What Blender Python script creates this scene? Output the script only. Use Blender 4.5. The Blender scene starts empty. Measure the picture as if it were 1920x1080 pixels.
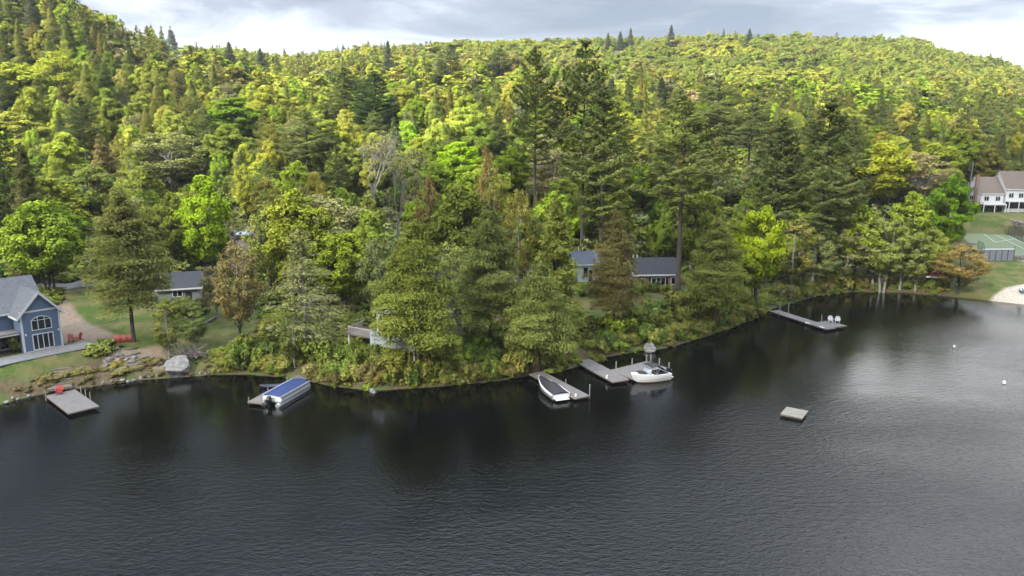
import bpy, bmesh, math, random
import numpy as np
from mathutils import Vector, Matrix, Euler
R = math.radians
rng = np.random.default_rng(11)
random.seed(5)
scene = bpy.context.scene
COL = scene.collection

# ------------------------------------------------------------------ camera
CAM_H, PITCH, F = 30.0, R(11.5), 1371.0
cam_d = bpy.data.cameras.new('camera')
cam_d.sensor_width = 36.0
cam_d.lens = 36.0 * F / 1920.0
cam_d.clip_end = 6000
cam = bpy.data.objects.new('camera', cam_d)
COL.objects.link(cam)
cam.location = (0, 0, CAM_H)
cam.rotation_euler = (R(90) - PITCH, 0, 0)
scene.camera = cam
CP, SP = math.cos(PITCH), math.sin(PITCH)

def ray(px, py):
    a = (px - 960.0) / F; b = -(py - 540.0) / F
    return np.array([a, CP + b * SP, -SP + b * CP])
def at(px, py, z=0.0):                       # point at height z seen at a photo pixel
    d = ray(px, py); t = (z - CAM_H) / d[2]
    return np.array([d[0] * t, d[1] * t, z])
def atY(px, py, Y):                          # point at distance Y seen at a photo pixel
    d = ray(px, py); t = Y / d[1]
    return np.array([d[0] * t, Y, CAM_H + d[2] * t])
def proj(p):
    x, y, z = p[0], p[1], p[2] - CAM_H
    dep = y * CP - z * SP
    up = y * SP + z * CP
    return 960 + F * x / dep, 540 - F * up / dep, dep

# ------------------------------------------------------------------ terrain
SHORE_PX = [(-900, 960), (-400, 850), (-150, 790), (0, 759), (60, 743), (100, 735), (180, 724), (260, 713), (330, 708), (400, 703), (460, 702),
            (520, 707), (575, 714), (620, 724), (700, 733), (780, 728), (860, 722), (930, 715), (985, 706), (1040, 699),
            (1085, 688), (1130, 671), (1200, 659), (1250, 653), (1310, 636), (1370, 616), (1420, 596), (1446, 580),
            (1485, 569), (1530, 556), (1600, 547), (1700, 549), (1780, 556), (1850, 563), (1920, 571), (2050, 590), (2300, 640), (2700, 720)]
SH = np.array([at(p[0], p[1], 0)[:2] for p in SHORE_PX])
SH_U = SH[:, 0] / SH[:, 1]
def shore_dist(x, y):
    x = np.asarray(x, float); y = np.asarray(y, float)
    best = np.full(x.shape, 1e9)
    for i in range(len(SH) - 1):
        a, b = SH[i], SH[i + 1]; ab = b - a
        t = np.clip(((x - a[0]) * ab[0] + (y - a[1]) * ab[1]) / (ab @ ab), 0, 1)
        best = np.minimum(best, np.hypot(x - a[0] - t * ab[0], y - a[1] - t * ab[1]))
    u = x / np.maximum(y, 1.0)
    ys = np.interp(u, SH_U, SH[:, 1])
    return np.where((y > ys) & (y > 1), best, -best)

TY = np.array([60, 100, 150, 200, 250, 300, 350, 400, 500, 650, 800, 1000, 1400.0])
TPX = np.array([-500, 0, 160, 300, 430, 560, 740, 900, 1100, 1300, 1480, 1650, 1800, 1920, 2300.0])
TH = np.array([
    [2, 4, 7, 22, 46, 74, 100, 120, 150, 175, 190, 190, 150],   # -500
    [2, 4, 6, 19, 41, 70, 95, 112, 130, 138, 136, 122, 90],     # 0
    [2, 4, 6, 18, 37, 60, 82, 92, 101, 104, 100, 92, 70],          # 160
    [2, 4, 6, 16, 32, 50, 65, 71, 80, 88, 90, 86, 70],          # 300
    [2, 4, 6, 16, 28, 41, 52, 61, 76, 92, 98, 95, 70],          # 430
    [2, 4, 6, 16, 26, 36, 45, 52, 67, 88, 104, 100, 80],        # 560
    [2, 4, 7, 16.5, 26, 37, 48, 55, 71, 95, 112, 112, 80],      # 740
    [2, 4, 8, 17, 27, 38, 49, 57, 74, 99, 118, 119, 80],        # 900
    [2, 4, 7, 15, 25, 37, 46, 53, 67, 97, 121, 124, 80],        # 1100
    [2, 4, 6, 13.5, 23, 34, 44, 50, 63, 97, 125, 132, 85],      # 1300
    [2, 4, 6, 13, 22, 33, 43, 49, 62, 95, 125, 132, 85],        # 1480
    [2, 4, 6, 12, 20, 31, 41, 47, 60, 92, 123, 130, 85],        # 1650
    [2, 3, 4, 8, 16, 28, 38, 44, 56, 82, 106, 113, 80],         # 1800
    [2, 3, 4, 6.5, 14, 26, 35, 40, 49, 68, 85, 90, 70],        # 1920
    [2, 3, 4, 6.5, 12, 18, 25, 30, 40, 55, 65, 65, 40]])        # 2300
TU = (TPX - 960) / F
def far_h(x, y):
    u = np.clip(x / np.maximum(y, 1), TU[0], TU[-1]); Y = np.clip(y, TY[0], TY[-1])
    iu = np.clip(np.searchsorted(TU, u) - 1, 0, len(TU) - 2); iy = np.clip(np.searchsorted(TY, Y) - 1, 0, len(TY) - 2)
    fu = (u - TU[iu]) / (TU[iu + 1] - TU[iu]); fy = (Y - TY[iy]) / (TY[iy + 1] - TY[iy])
    fu = fu * fu * (3 - 2 * fu)
    return (TH[iu, iy] * (1 - fu) + TH[iu + 1, iy] * fu) * (1 - fy) + (TH[iu, iy + 1] * (1 - fu) + TH[iu + 1, iy + 1] * fu) * fy
def sstep(a, b, v):
    t = np.clip((v - a) / (b - a), 0, 1); return t * t * (3 - 2 * t)
PADS = []      # (x, y, inner radius, outer radius, z)
def terr(x, y, pads=True):
    x = np.asarray(x, float); y = np.asarray(y, float)
    d = shore_dist(x, y)
    near = np.interp(d, [-60, -8, 0, 0.5, 1.8, 7, 15, 30, 60], [-9, -2.5, -0.06, 0.35, 1.05, 2.4, 3.1, 4.6, 6.5])
    w = sstep(24, 62, d)
    h = near * (1 - w) + far_h(x, y) * w
    big = np.sin(x * .045 + 1) * np.sin(y * .037 + 2) * 1.8 + np.sin(x * .11 + y * .07) * .7
    h = h + big * sstep(35, 90, d) + (np.sin(x * .9 + y * .5) * np.sin(y * .8 - x * .33)) * .12 * sstep(.5, 3, d)
    if pads:
        for (cx, cy, r0, r1, z) in PADS:
            k = 1 - sstep(r0, r1, np.hypot(x - cx, y - cy)); k = k * sstep(0.2, 2.5, d)
            h = h * (1 - k) + z * k
    return h
def ground(x, y): return float(terr(np.array([x]), np.array([y]))[0])
def hit(px, py):                              # where the ray through a photo pixel meets the land
    d = ray(px, py); Y = np.arange(60, 700, .2); t = Y / d[1]
    x = d[0] * t; z = CAM_H + d[2] * t; h = terr(x, Y)
    k = np.argmax((z < h)) if (z < h).any() else len(Y) - 1
    return np.array([x[k], Y[k], h[k]])
def addpad(px, py, z, r0, r1):
    p = at(px, py, z); PADS.append((p[0], p[1], r0, r1, z)); return p
addpad(30, 640, 3.0, 9, 15)
addpad(340, 570, 4.2, 4, 8)
addpad(1100, 532, 5.3, 5, 10)
addpad(1232, 545, 4.8, 7, 12)
addpad(775, 645, 3.0, 4, 9)
COURT = atY(1866, 460, 180.0); COURT[2] = 4.0
PADS.append((COURT[0] - 6, 168, 12, 18, 4.0)); PADS.append((COURT[0] + 12, 172, 15, 22, 4.0)); PADS.append((COURT[0] + 8, 192, 13, 18, 4.0))
TOWN = atY(1836, 397, 221.0)
PADS.append((TOWN[0] + 14, 227, 20, 30, TOWN[2]))

# ------------------------------------------------------------------ materials
def newmat(name):
    m = bpy.data.materials.new(name); m.use_nodes = True
    nt = m.node_tree; nt.nodes.clear()
    out = nt.nodes.new('ShaderNodeOutputMaterial')
    return m, nt, out
def N(nt, t, **kw):
    n = nt.nodes.new(t)
    for k, v in kw.items(): setattr(n, k, v)
    return n
def L(nt, a, b): nt.links.new(a, b)
MATS = {}
def mat(name, col, rough=.7, var=.25, scale=3.0, bump=0.0, metal=0.0, spec=.4, stretch=(1, 1, 1), col2=None):
    if name in MATS: return MATS[name]
    k = .62 if min(col) > .5 else .55; col = tuple(c * k for c in col)
    m, nt, out = newmat(name)
    b = N(nt, 'ShaderNodeBsdfPrincipled'); L(nt, b.outputs[0], out.inputs[0])
    tc = N(nt, 'ShaderNodeTexCoord'); mp = N(nt, 'ShaderNodeMapping'); mp.inputs['Scale'].default_value = stretch
    L(nt, tc.outputs['Object'], mp.inputs[0])
    no = N(nt, 'ShaderNodeTexNoise'); no.inputs['Scale'].default_value = scale; no.inputs['Detail'].default_value = 6
    no.inputs['Roughness'].default_value = .65
    L(nt, mp.outputs[0], no.inputs['Vector'])
    mx = N(nt, 'ShaderNodeMix', data_type='RGBA')
    c2 = col2 if col2 else tuple(min(1, c * (1 + var)) for c in col)
    c1 = col if col2 else tuple(c * (1 - var) for c in col)
    mx.inputs[6].default_value = (*c1, 1); mx.inputs[7].default_value = (*c2, 1)
    cr = N(nt, 'ShaderNodeMapRange'); cr.inputs[1].default_value = .3; cr.inputs[2].default_value = .7
    L(nt, no.outputs[0], cr.inputs[0]); L(nt, cr.outputs[0], mx.inputs[0])
    L(nt, mx.outputs[2], b.inputs['Base Color'])
    b.inputs['Roughness'].default_value = rough; b.inputs['Metallic'].default_value = metal
    b.inputs['Specular IOR Level'].default_value = spec
    if bump:
        bp = N(nt, 'ShaderNodeBump'); bp.inputs['Strength'].default_value = bump; bp.inputs['Distance'].default_value = .05
        L(nt, no.outputs[0], bp.inputs['Height']); L(nt, bp.outputs[0], b.inputs['Normal'])
    MATS[name] = m
    return m
def leafmat(name, far=False, fixed=None, trans=.38):
    m, nt, out = newmat(name)
    if fixed:
        c = N(nt, 'ShaderNodeRGB'); c.outputs[0].default_value = (*fixed, 1); cs = c.outputs[0]
    elif far:
        a = N(nt, 'ShaderNodeAttribute', attribute_type='INSTANCER', attribute_name='tcol'); cs = a.outputs['Color']
    else:
        oi = N(nt, 'ShaderNodeObjectInfo'); cs = oi.outputs['Color']
    t = N(nt, 'ShaderNodeAttribute', attribute_name='tint')
    mr = N(nt, 'ShaderNodeMapRange'); mr.inputs[3].default_value = 1.32; mr.inputs[4].default_value = 2.05
    L(nt, t.outputs['Fac'], mr.inputs[0])
    hs = N(nt, 'ShaderNodeHueSaturation'); L(nt, cs, hs.inputs['Color']); L(nt, mr.outputs[0], hs.inputs['Value'])
    mh = N(nt, 'ShaderNodeMapRange'); mh.inputs[3].default_value = .503; mh.inputs[4].default_value = .480
    L(nt, t.outputs['Fac'], mh.inputs[0]); L(nt, mh.outputs[0], hs.inputs['Hue'])
    d = N(nt, 'ShaderNodeBsdfDiffuse'); tr = N(nt, 'ShaderNodeBsdfTranslucent'); mx = N(nt, 'ShaderNodeMixShader')
    an = N(nt, 'ShaderNodeAttribute', attribute_name='nrm'); vt = N(nt, 'ShaderNodeVectorTransform', vector_type='NORMAL', convert_from='OBJECT', convert_to='WORLD')
    L(nt, an.outputs['Vector'], vt.inputs[0]); L(nt, vt.outputs[0], d.inputs['Normal']); L(nt, vt.outputs[0], tr.inputs['Normal'])
    L(nt, hs.outputs[0], d.inputs[0]); L(nt, hs.outputs[0], tr.inputs[0]); mx.inputs[0].default_value = trans
    L(nt, d.outputs[0], mx.inputs[1]); L(nt, tr.outputs[0], mx.inputs[2]); L(nt, mx.outputs[0], out.inputs[0])
    return m
LEAF = leafmat('leaf'); LEAF_FAR = leafmat('leaf_far', far=True)
BARK = mat('bark', (.085, .068, .052), .95, .4, 4, .6, stretch=(1, 1, .25))
BARK_PALE = mat('bark_pale', (.34, .32, .28), .9, .35, 3, .4, stretch=(1, 1, .5))
BARK_PINE = mat('bark_pine', (.13, .105, .085), .95, .35, 4, .6, stretch=(1, 1, .25))

# ------------------------------------------------------------------ mesh helpers
def np_mesh(name, V, Fq, mats, midx=None, tint=None, smooth=False, nrm=None):
    me = bpy.data.meshes.new(name)
    V = np.asarray(V, np.float32); Fq = np.asarray(Fq, np.int32)
    n, k = Fq.shape
    me.vertices.add(len(V)); me.vertices.foreach_set('co', V.ravel())
    me.loops.add(n * k); me.loops.foreach_set('vertex_index', Fq.ravel())
    me.polygons.add(n); me.polygons.foreach_set('loop_start', np.arange(0, n * k, k, dtype=np.int32))
    for m in mats: me.materials.append(m)
    if midx is not None: me.polygons.foreach_set('material_index', np.asarray(midx, np.int32))
    if smooth: me.polygons.foreach_set('use_smooth', np.ones(n, bool))
    me.update(calc_edges=True)
    if nrm is not None:
        a = me.attributes.new('nrm', 'FLOAT_VECTOR', 'FACE'); a.data.foreach_set('vector', np.asarray(nrm, np.float32).ravel())
    if tint is not None:
        a = me.attributes.new('tint', 'FLOAT', 'FACE'); a.data.foreach_set('value', np.asarray(tint, np.float32))
    return me
def unit(v): return v / np.maximum(np.linalg.norm(v, axis=-1, keepdims=True), 1e-9)
def cards(C, Nn, su, sv, T=None):
    n = len(C)
    if T is None: T = np.cross(Nn, rng.normal(size=(n, 3)))
    T = unit(T - (T * Nn).sum(1, keepdims=True) * Nn); B = np.cross(Nn, T)
    su = np.broadcast_to(su, (n,))[:, None]; sv = np.broadcast_to(sv, (n,))[:, None]
    V = np.stack([C + T * su, C + B * sv, C - T * su, C - B * sv], 1).reshape(-1, 3)
    return V, np.arange(4 * n).reshape(n, 4)
class Tubes:
    def __init__(s): s.V = []; s.F = []; s.n = 0
    def add(s, pts, rad, k=6):
        pts = np.asarray(pts, float); rad = np.asarray(rad, float)
        d = unit(np.gradient(pts, axis=0))
        ref = np.array([0, 0, 1.0]) if abs(d[0][2]) < .9 else np.array([1.0, 0, 0])
        a = unit(np.cross(d, ref)); b = np.cross(d, a)
        th = np.linspace(0, 2 * np.pi, k, endpoint=False)
        ring = pts[:, None, :] + (a[:, None, :] * np.cos(th)[None, :, None] + b[:, None, :] * np.sin(th)[None, :, None]) * rad[:, None, None]
        m = len(pts); V = ring.reshape(-1, 3)
        i = np.arange(m - 1)[:, None] * k; j = np.arange(k)[None, :]; j2 = (j + 1) % k
        Fq = np.stack([i + j, i + j2, i + k + j2, i + k + j], -1).reshape(-1, 4) + s.n
        s.V.append(V); s.F.append(Fq); s.n += len(V)
    def get(s): return np.concatenate(s.V), np.concatenate(s.F)
def link(name, data, parent=None):
    o = bpy.data.objects.new(name, data); COL.objects.link(o)
    if parent: o.parent = parent
    return o
def tag(o, label=None, cat=None, group=None, kind=None):
    if label: o['label'] = label
    if cat: o['category'] = cat
    if group: o['group'] = group
    if kind: o['kind'] = kind
    return o
def empty(name, loc, rz=0.0, label=None, cat=None, group=None):
    o = bpy.data.objects.new(name, None); COL.objects.link(o)
    o.location = [float(v) for v in loc]; o.rotation_euler = (0, 0, rz); o.empty_display_size = .3
    return tag(o, label, cat, group)
def dup(root, loc, rz=0.0, label=None, group=None, scale=None):
    r = root.copy(); COL.objects.link(r); r.location = [float(v) for v in loc]; r.rotation_euler = (0, 0, rz)
    if scale is not None: r.scale = scale
    if label: r['label'] = label
    if group: r['group'] = group
    for ch in list(root.children):
        c = ch.copy(); COL.objects.link(c); c.parent = r
        for g in ch.children:
            d = g.copy(); COL.objects.link(d); d.parent = c
    return r
class MB:
    """collects boxes, bars, tubes, lofts and prisms into one mesh"""
    def __init__(s): s.bm = bmesh.new()
    def box(s, x0, x1, y0, y1, z0, z1):
        v = [s.bm.verts.new(p) for p in ((x0, y0, z0), (x1, y0, z0), (x1, y1, z0), (x0, y1, z0), (x0, y0, z1), (x1, y0, z1), (x1, y1, z1), (x0, y1, z1))]
        for f in ((3, 2, 1, 0), (4, 5, 6, 7), (0, 1, 5, 4), (1, 2, 6, 5), (2, 3, 7, 6), (3, 0, 4, 7)): s.bm.faces.new([v[i] for i in f])
        return s
    def bar(s, a, b, w, h=None, up=(0, 0, 1)):
        a = Vector(a); b = Vector(b); d = (b - a).normalized(); u = Vector(up)
        if abs(d.dot(u)) > .95: u = Vector((0, 1, 0))
        x = d.cross(u).normalized(); z = x.cross(d); h = h or w
        q = [(-.5, -.5), (.5, -.5), (.5, .5), (-.5, .5)]
        A = [s.bm.verts.new(a + x * w * i + z * h * j) for i, j in q]; B = [s.bm.verts.new(b + x * w * i + z * h * j) for i, j in q]
        s.bm.faces.new(A[::-1]); s.bm.faces.new(B)
        for i in range(4): s.bm.faces.new((A[i], A[(i + 1) % 4], B[(i + 1) % 4], B[i]))
        return s
    def tube(s, pts, rad, k=10, caps=True):
        rings = []
        n = len(pts); P = [Vector(p) for p in pts]
        if not hasattr(rad, '__len__'): rad = [rad] * n
        for i in range(n):
            d = (P[min(i + 1, n - 1)] - P[max(i - 1, 0)]).normalized()
            u = Vector((0, 0, 1)) if abs(d.z) < .9 else Vector((1, 0, 0))
            x = d.cross(u).normalized(); y = d.cross(x)
            rings.append([s.bm.verts.new(P[i] + (x * math.cos(t) + y * math.sin(t)) * rad[i]) for t in [2 * math.pi * j / k for j in range(k)]])
        for i in range(n - 1):
            for j in range(k): s.bm.faces.new((rings[i][j], rings[i][(j + 1) % k], rings[i + 1][(j + 1) % k], rings[i + 1][j]))
        if caps: s.bm.faces.new(rings[0][::-1]); s.bm.faces.new(rings[-1])
        return s
    def loft(s, secs, closed=False, caps=False):
        rings = [[s.bm.verts.new(p) for p in sec] for sec in secs]
        k = len(secs[0])
        for i in range(len(rings) - 1):
            for j in range(k if closed else k - 1):
                s.bm.faces.new((rings[i][j], rings[i][(j + 1) % k], rings[i + 1][(j + 1) % k], rings[i + 1][j]))
        if caps: s.bm.faces.new(rings[0][::-1]); s.bm.faces.new(rings[-1])
        return s
    def poly(s, pts): s.bm.faces.new([s.bm.verts.new(p) for p in pts]); return s
    def prism(s, pts, off):                    # polygon extruded by a vector
        off = Vector(off); A = [s.bm.verts.new(p) for p in pts]; B = [s.bm.verts.new(Vector(p) + off) for p in pts]
        s.bm.faces.new(A[::-1]); s.bm.faces.new(B); k = len(pts)
        for i in range(k): s.bm.faces.new((A[i], A[(i + 1) % k], B[(i + 1) % k], B[i]))
        return s
    def build(s, name, m, parent=None, smooth=False, bevel=0):
        bmesh.ops.recalc_face_normals(s.bm, faces=s.bm.faces)
        me = bpy.data.meshes.new(name); s.bm.to_mesh(me); s.bm.free(); me.materials.append(m)
        if smooth:
            me.polygons.foreach_set('use_smooth', np.ones(len(me.polygons), bool))
            try: me.set_sharp_from_angle(angle=R(40))
            except Exception: pass
        o = link(name, me, parent)
        if bevel:
            md = o.modifiers.new('bevel', 'BEVEL'); md.width = bevel; md.segments = 2; md.limit_method = 'ANGLE'
        return o
# ------------------------------------------------------------------ world, sun, cloud
SUN_DIR = Vector((-.50, -.62, .60)).normalized()     # towards the sun
sun_el = math.asin(SUN_DIR.z); sun_az = math.atan2(SUN_DIR.x, SUN_DIR.y)
w = bpy.data.worlds.new('World'); scene.world = w; w.use_nodes = True
nt = w.node_tree; nt.nodes.clear()
wo = N(nt, 'ShaderNodeOutputWorld'); bg = N(nt, 'ShaderNodeBackground'); L(nt, bg.outputs[0], wo.inputs[0])
sky = N(nt, 'ShaderNodeTexSky'); sky.sky_type = 'NISHITA'; sky.sun_disc = False
sky.sun_elevation = sun_el; sky.sun_rotation = sun_az
bg.inputs[1].default_value = SKY_STR = .1
tc = N(nt, 'ShaderNodeTexCoord'); sep = N(nt, 'ShaderNodeSeparateXYZ'); L(nt, tc.outputs['Generated'], sep.inputs[0])
# cloud deck: direction projected on a flat layer overhead
zz = N(nt, 'ShaderNodeMath', operation='ADD'); L(nt, sep.outputs[2], zz.inputs[0]); zz.inputs[1].default_value = .16
zm = N(nt, 'ShaderNodeMath', operation='MAXIMUM'); L(nt, zz.outputs[0], zm.inputs[0]); zm.inputs[1].default_value = .05
dx = N(nt, 'ShaderNodeMath', operation='DIVIDE'); L(nt, sep.outputs[0], dx.inputs[0]); L(nt, zm.outputs[0], dx.inputs[1])
dy = N(nt, 'ShaderNodeMath', operation='DIVIDE'); L(nt, sep.outputs[1], dy.inputs[0]); L(nt, zm.outputs[0], dy.inputs[1])
cb = N(nt, 'ShaderNodeCombineXYZ'); L(nt, dx.outputs[0], cb.inputs[0]); L(nt, dy.outputs[0], cb.inputs[1])
mpw = N(nt, 'ShaderNodeMapping'); mpw.inputs['Location'].default_value = (1.7, .6, 0); mpw.inputs['Scale'].default_value = (.75, 1.1, 1)
L(nt, cb.outputs[0], mpw.inputs[0])
n1 = N(nt, 'ShaderNodeTexNoise'); n1.inputs['Scale'].default_value = 1.25; n1.inputs['Detail'].default_value = 7; n1.inputs['Roughness'].default_value = .55
n1.inputs['Distortion'].default_value = .6
L(nt, mpw.outputs[0], n1.inputs['Vector'])
# big trends of the cloud deck: brighter low on the left, grey-blue shelf over the right, bright gap low on the right
def wgauss(cx, cz, sx, sz, amp):
    ang = N(nt, 'ShaderNodeMath', operation='ARCTAN2'); L(nt, sep.outputs[0], ang.inputs[0]); L(nt, sep.outputs[1], ang.inputs[1])
    a = N(nt, 'ShaderNodeMath', operation='SUBTRACT'); L(nt, ang.outputs[0], a.inputs[0]); a.inputs[1].default_value = cx
    a2 = N(nt, 'ShaderNodeMath', operation='DIVIDE'); L(nt, a.outputs[0], a2.inputs[0]); a2.inputs[1].default_value = sx
    b = N(nt, 'ShaderNodeMath', operation='SUBTRACT'); L(nt, sep.outputs[2], b.inputs[0]); b.inputs[1].default_value = cz
    b2 = N(nt, 'ShaderNodeMath', operation='DIVIDE'); L(nt, b.outputs[0], b2.inputs[0]); b2.inputs[1].default_value = sz
    p = N(nt, 'ShaderNodeMath', operation='MULTIPLY'); L(nt, a2.outputs[0], p.inputs[0]); L(nt, a2.outputs[0], p.inputs[1])
    q = N(nt, 'ShaderNodeMath', operation='MULTIPLY_ADD'); L(nt, b2.outputs[0], q.inputs[0]); L(nt, b2.outputs[0], q.inputs[1]); L(nt, p.outputs[0], q.inputs[2])
    ng = N(nt, 'ShaderNodeMath', operation='MULTIPLY'); L(nt, q.outputs[0], ng.inputs[0]); ng.inputs[1].default_value = -1
    e = N(nt, 'ShaderNodeMath', operation='EXPONENT'); L(nt, ng.outputs[0], e.inputs[0])
    r = N(nt, 'ShaderNodeMath', operation='MULTIPLY'); L(nt, e.outputs[0], r.inputs[0]); r.inputs[1].default_value = amp
    return r.outputs[0]
nsc = N(nt, 'ShaderNodeMath', operation='MULTIPLY_ADD'); L(nt, n1.outputs[0], nsc.inputs[0]); nsc.inputs[1].default_value = 1.4; nsc.inputs[2].default_value = -.21
acc = nsc.outputs[0]
for g in ((-.34, .10, .36, .10, .32), (.30, .165, .42, .06, -.34), (.60, .09, .20, .06, .30), (-.35, .42, .55, .2, -.5), (.54, .34, .36, .14, .7)):
    ad = N(nt, 'ShaderNodeMath', operation='ADD'); L(nt, acc, ad.inputs[0]); L(nt, wgauss(*g), ad.inputs[1]); acc = ad.outputs[0]
cr = N(nt, 'ShaderNodeValToRGB'); L(nt, acc, cr.inputs[0])
el = cr.color_ramp.elements
el[0].position = .28; el[0].color = (1.55, 1.85, 2.3, 1)
e = el.new(1.0); e.color = (19, 19.2, 19.6, 1); el[1].position = .80; el[1].color = (5.7, 5.8, 6.0, 1)
e = el.new(.5); e.color = (2.5, 2.8, 3.3, 1)
e = el.new(.62); e.color = (4.2, 4.5, 5.0, 1)
mxs = N(nt, 'ShaderNodeMix', data_type='RGBA'); mxs.inputs[0].default_value = .93
L(nt, sky.outputs[0], mxs.inputs[6]); L(nt, cr.outputs[0], mxs.inputs[7]); 
zr = N(nt, 'ShaderNodeMapRange', interpolation_type='SMOOTHSTEP'); zr.inputs[1].default_value = .52; zr.inputs[2].default_value = .78; zr.inputs[3].default_value = 1.0; zr.inputs[4].default_value = 7.5
L(nt, sep.outputs[2], zr.inputs[0])                     # sky overhead, out of view, brightened to fill the shade below
vm = N(nt, 'ShaderNodeVectorMath', operation='SCALE'); L(nt, mxs.outputs[2], vm.inputs[0]); L(nt, zr.outputs[0], vm.inputs[3]); L(nt, vm.outputs[0], bg.inputs[0])

sd = bpy.data.lights.new('sun', 'SUN'); sd.energy = 4.5; sd.angle = R(.6); sd.color = (1, .955, .86)
so = bpy.data.objects.new('sun', sd); COL.objects.link(so); so.location = (-200, -250, 300)
so.rotation_euler = SUN_DIR.to_track_quat('Z', 'Y').to_euler()

# a broad cloud behind and left of the viewer: its shade lies on the lake, the shore and the lower slopes
def cloud_mesh():
    zc = 520.0; off = SUN_DIR * (zc / SUN_DIR.z)
    pts = []
    # shade outline on the ground (x, y), going round
    out = [(-420, -260), (-300, 90), (-175, 128), (-95, 150), (-55, 168), (-20, 178), (30, 196), (75, 235), (140, 282), (200, 305), (270, 325), (340, 330), (520, 260), (620, -200), (200, -420)]
    P = [Vector((a, b, 0)) for a, b in out]
    fine = []
    for i in range(len(P)):
        for k in range(8):
            q = P[i].lerp(P[(i + 1) % len(P)], k / 8)
            fine.append(q + Vector((random.gauss(0, 7), random.gauss(0, 7), 0)))
    cen = sum(fine, Vector()) / len(fine)
    secs = []
    for s, z in ((.02, -14), (.55, -15), (.88, -10), (1.0, 0), (.93, 22), (.6, 45), (.02, 55)):
        secs.append([tuple(cen.lerp(f, s) + off + Vector((0, 0, z + random.uniform(-4, 4)))) for f in fine])
    b = MB(); b.loft(secs, closed=True, caps=True)
    return b
m, nt, out = newmat('cloud_vapour')
tr = N(nt, 'ShaderNodeBsdfTransparent'); df = N(nt, 'ShaderNodeBsdfTranslucent'); d2 = N(nt, 'ShaderNodeBsdfDiffuse')
df.inputs[0].default_value = (.9, .92, .95, 1); d2.inputs[0].default_value = (.9, .9, .9, 1)
m1 = N(nt, 'ShaderNodeMixShader'); m1.inputs[0].default_value = .5; L(nt, df.outputs[0], m1.inputs[1]); L(nt, d2.outputs[0], m1.inputs[2])
m2 = N(nt, 'ShaderNodeMixShader'); m2.inputs[0].default_value = .22; L(nt, tr.outputs[0], m2.inputs[1]); L(nt, m1.outputs[0], m2.inputs[2]); L(nt, m2.outputs[0], out.inputs[0])
CLOUD = cloud_mesh().build('clouds', m, smooth=True); tag(CLOUD, kind='stuff')

# ------------------------------------------------------------------ ground
def inpoly(x, y, P):
    P = np.asarray(P)[:, :2]; r = np.zeros(np.shape(x), bool); j = len(P) - 1
    for i in range(len(P)):
        c = ((P[i, 1] > y) != (P[j, 1] > y)) & (x < (P[j, 0] - P[i, 0]) * (y - P[i, 1]) / (P[j, 1] - P[i, 1] + 1e-12) + P[i, 0])
        r ^= c; j = i
    return r
LAWN_PX = [[(110, 545), (300, 545), (480, 560), (500, 600), (490, 660), (400, 690), (300, 690), (200, 650), (120, 640)],
           [(-60, 690), (100, 655), (185, 650), (165, 672), (100, 700), (-60, 728)],
           [(1075, 530), (1130, 528), (1150, 600), (1075, 605)], [(1170, 545), (1300, 545), (1320, 575), (1170, 590)],
           [(1765, 500), (1990, 480), (1990, 570), (1780, 552)], [(1800, 390), (1990, 385), (1990, 430), (1800, 425)]]
LAWNS = [np.array([hit(*p) for p in poly]) for poly in LAWN_PX]
DIRT_PX = [[(215, 655), (300, 650), (330, 690), (240, 700), (190, 690)], [(120, 560), (146, 590), (185, 615), (222, 632), (188, 640), (116, 645), (100, 600)], [(400, 430), (480, 420), (505, 470), (480, 530), (420, 530)]]
SAND_PX = [(1858, 562), (1880, 557), (1920, 555), (1990, 560), (1990, 588), (1920, 574), (1870, 567), (1850, 565)]
SANDS = [np.array([at(a, b_, .15) for a, b_ in SAND_PX])]
DIRTS = [np.array([hit(*p) for p in poly]) for poly in DIRT_PX]
def near_poly(x, y, P, r):
    P = np.asarray(P)[:, :2]; best = np.full(np.shape(x), 1e9)
    for i in range(len(P)):
        a, b = P[i], P[(i + 1) % len(P)]; ab = b - a
        t = np.clip(((x - a[0]) * ab[0] + (y - a[1]) * ab[1]) / (ab @ ab + 1e-9), 0, 1)
        best = np.minimum(best, np.hypot(x - a[0] - t * ab[0], y - a[1] - t * ab[1]))
    s = np.where(inpoly(x, y, P), best, -best)
    return sstep(-r, r, s)
def build_ground():
    Ys = np.concatenate([np.arange(60, 165, .55), np.geomspace(165, 1400, 170)])
    us = np.concatenate([np.linspace(-1.5, -.74, 24), np.linspace(-.73, .73, 420), np.linspace(.74, 1.5, 24)])
    Yg, Ug = np.meshgrid(Ys, us, indexing='ij'); Xg = Ug * Yg
    z = terr(Xg.ravel(), Yg.ravel())
    x = Xg.ravel(); y = Yg.ravel()
    z = z + rng.normal(size=z.shape) * .035 * sstep(.3, 2, shore_dist(x, y)) * (y < 165)
    V = np.stack([x, y, z], 1); nu = len(us)
    i = np.arange(len(Ys) - 1)[:, None] * nu; j = np.arange(nu - 1)[None, :]
    Fq = np.stack([i + j, i + j + 1, i + nu + j + 1, i + nu + j], -1).reshape(-1, 4)
    me = np_mesh('ground', V, Fq, [MAT_GROUND], smooth=True)
    g = np.zeros(len(x)); dr = np.zeros(len(x)); sa = near_poly(x, y, SANDS[0], .5)
    for P in LAWNS: g = np.maximum(g, near_poly(x, y, P, 1.2))
    for P in DIRTS: dr = np.maximum(dr, near_poly(x, y, P, .5))
    for nm, v in (('grassy', g), ('dirty', dr), ('sandy', sa)):
        a = me.attributes.new(nm, 'FLOAT', 'POINT'); a.data.foreach_set('value', v.astype(np.float32))
    o = link('ground', me); tag(o, kind='structure'); return o
m, nt, out = newmat('ground_cover'); MAT_GROUND = m
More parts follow.
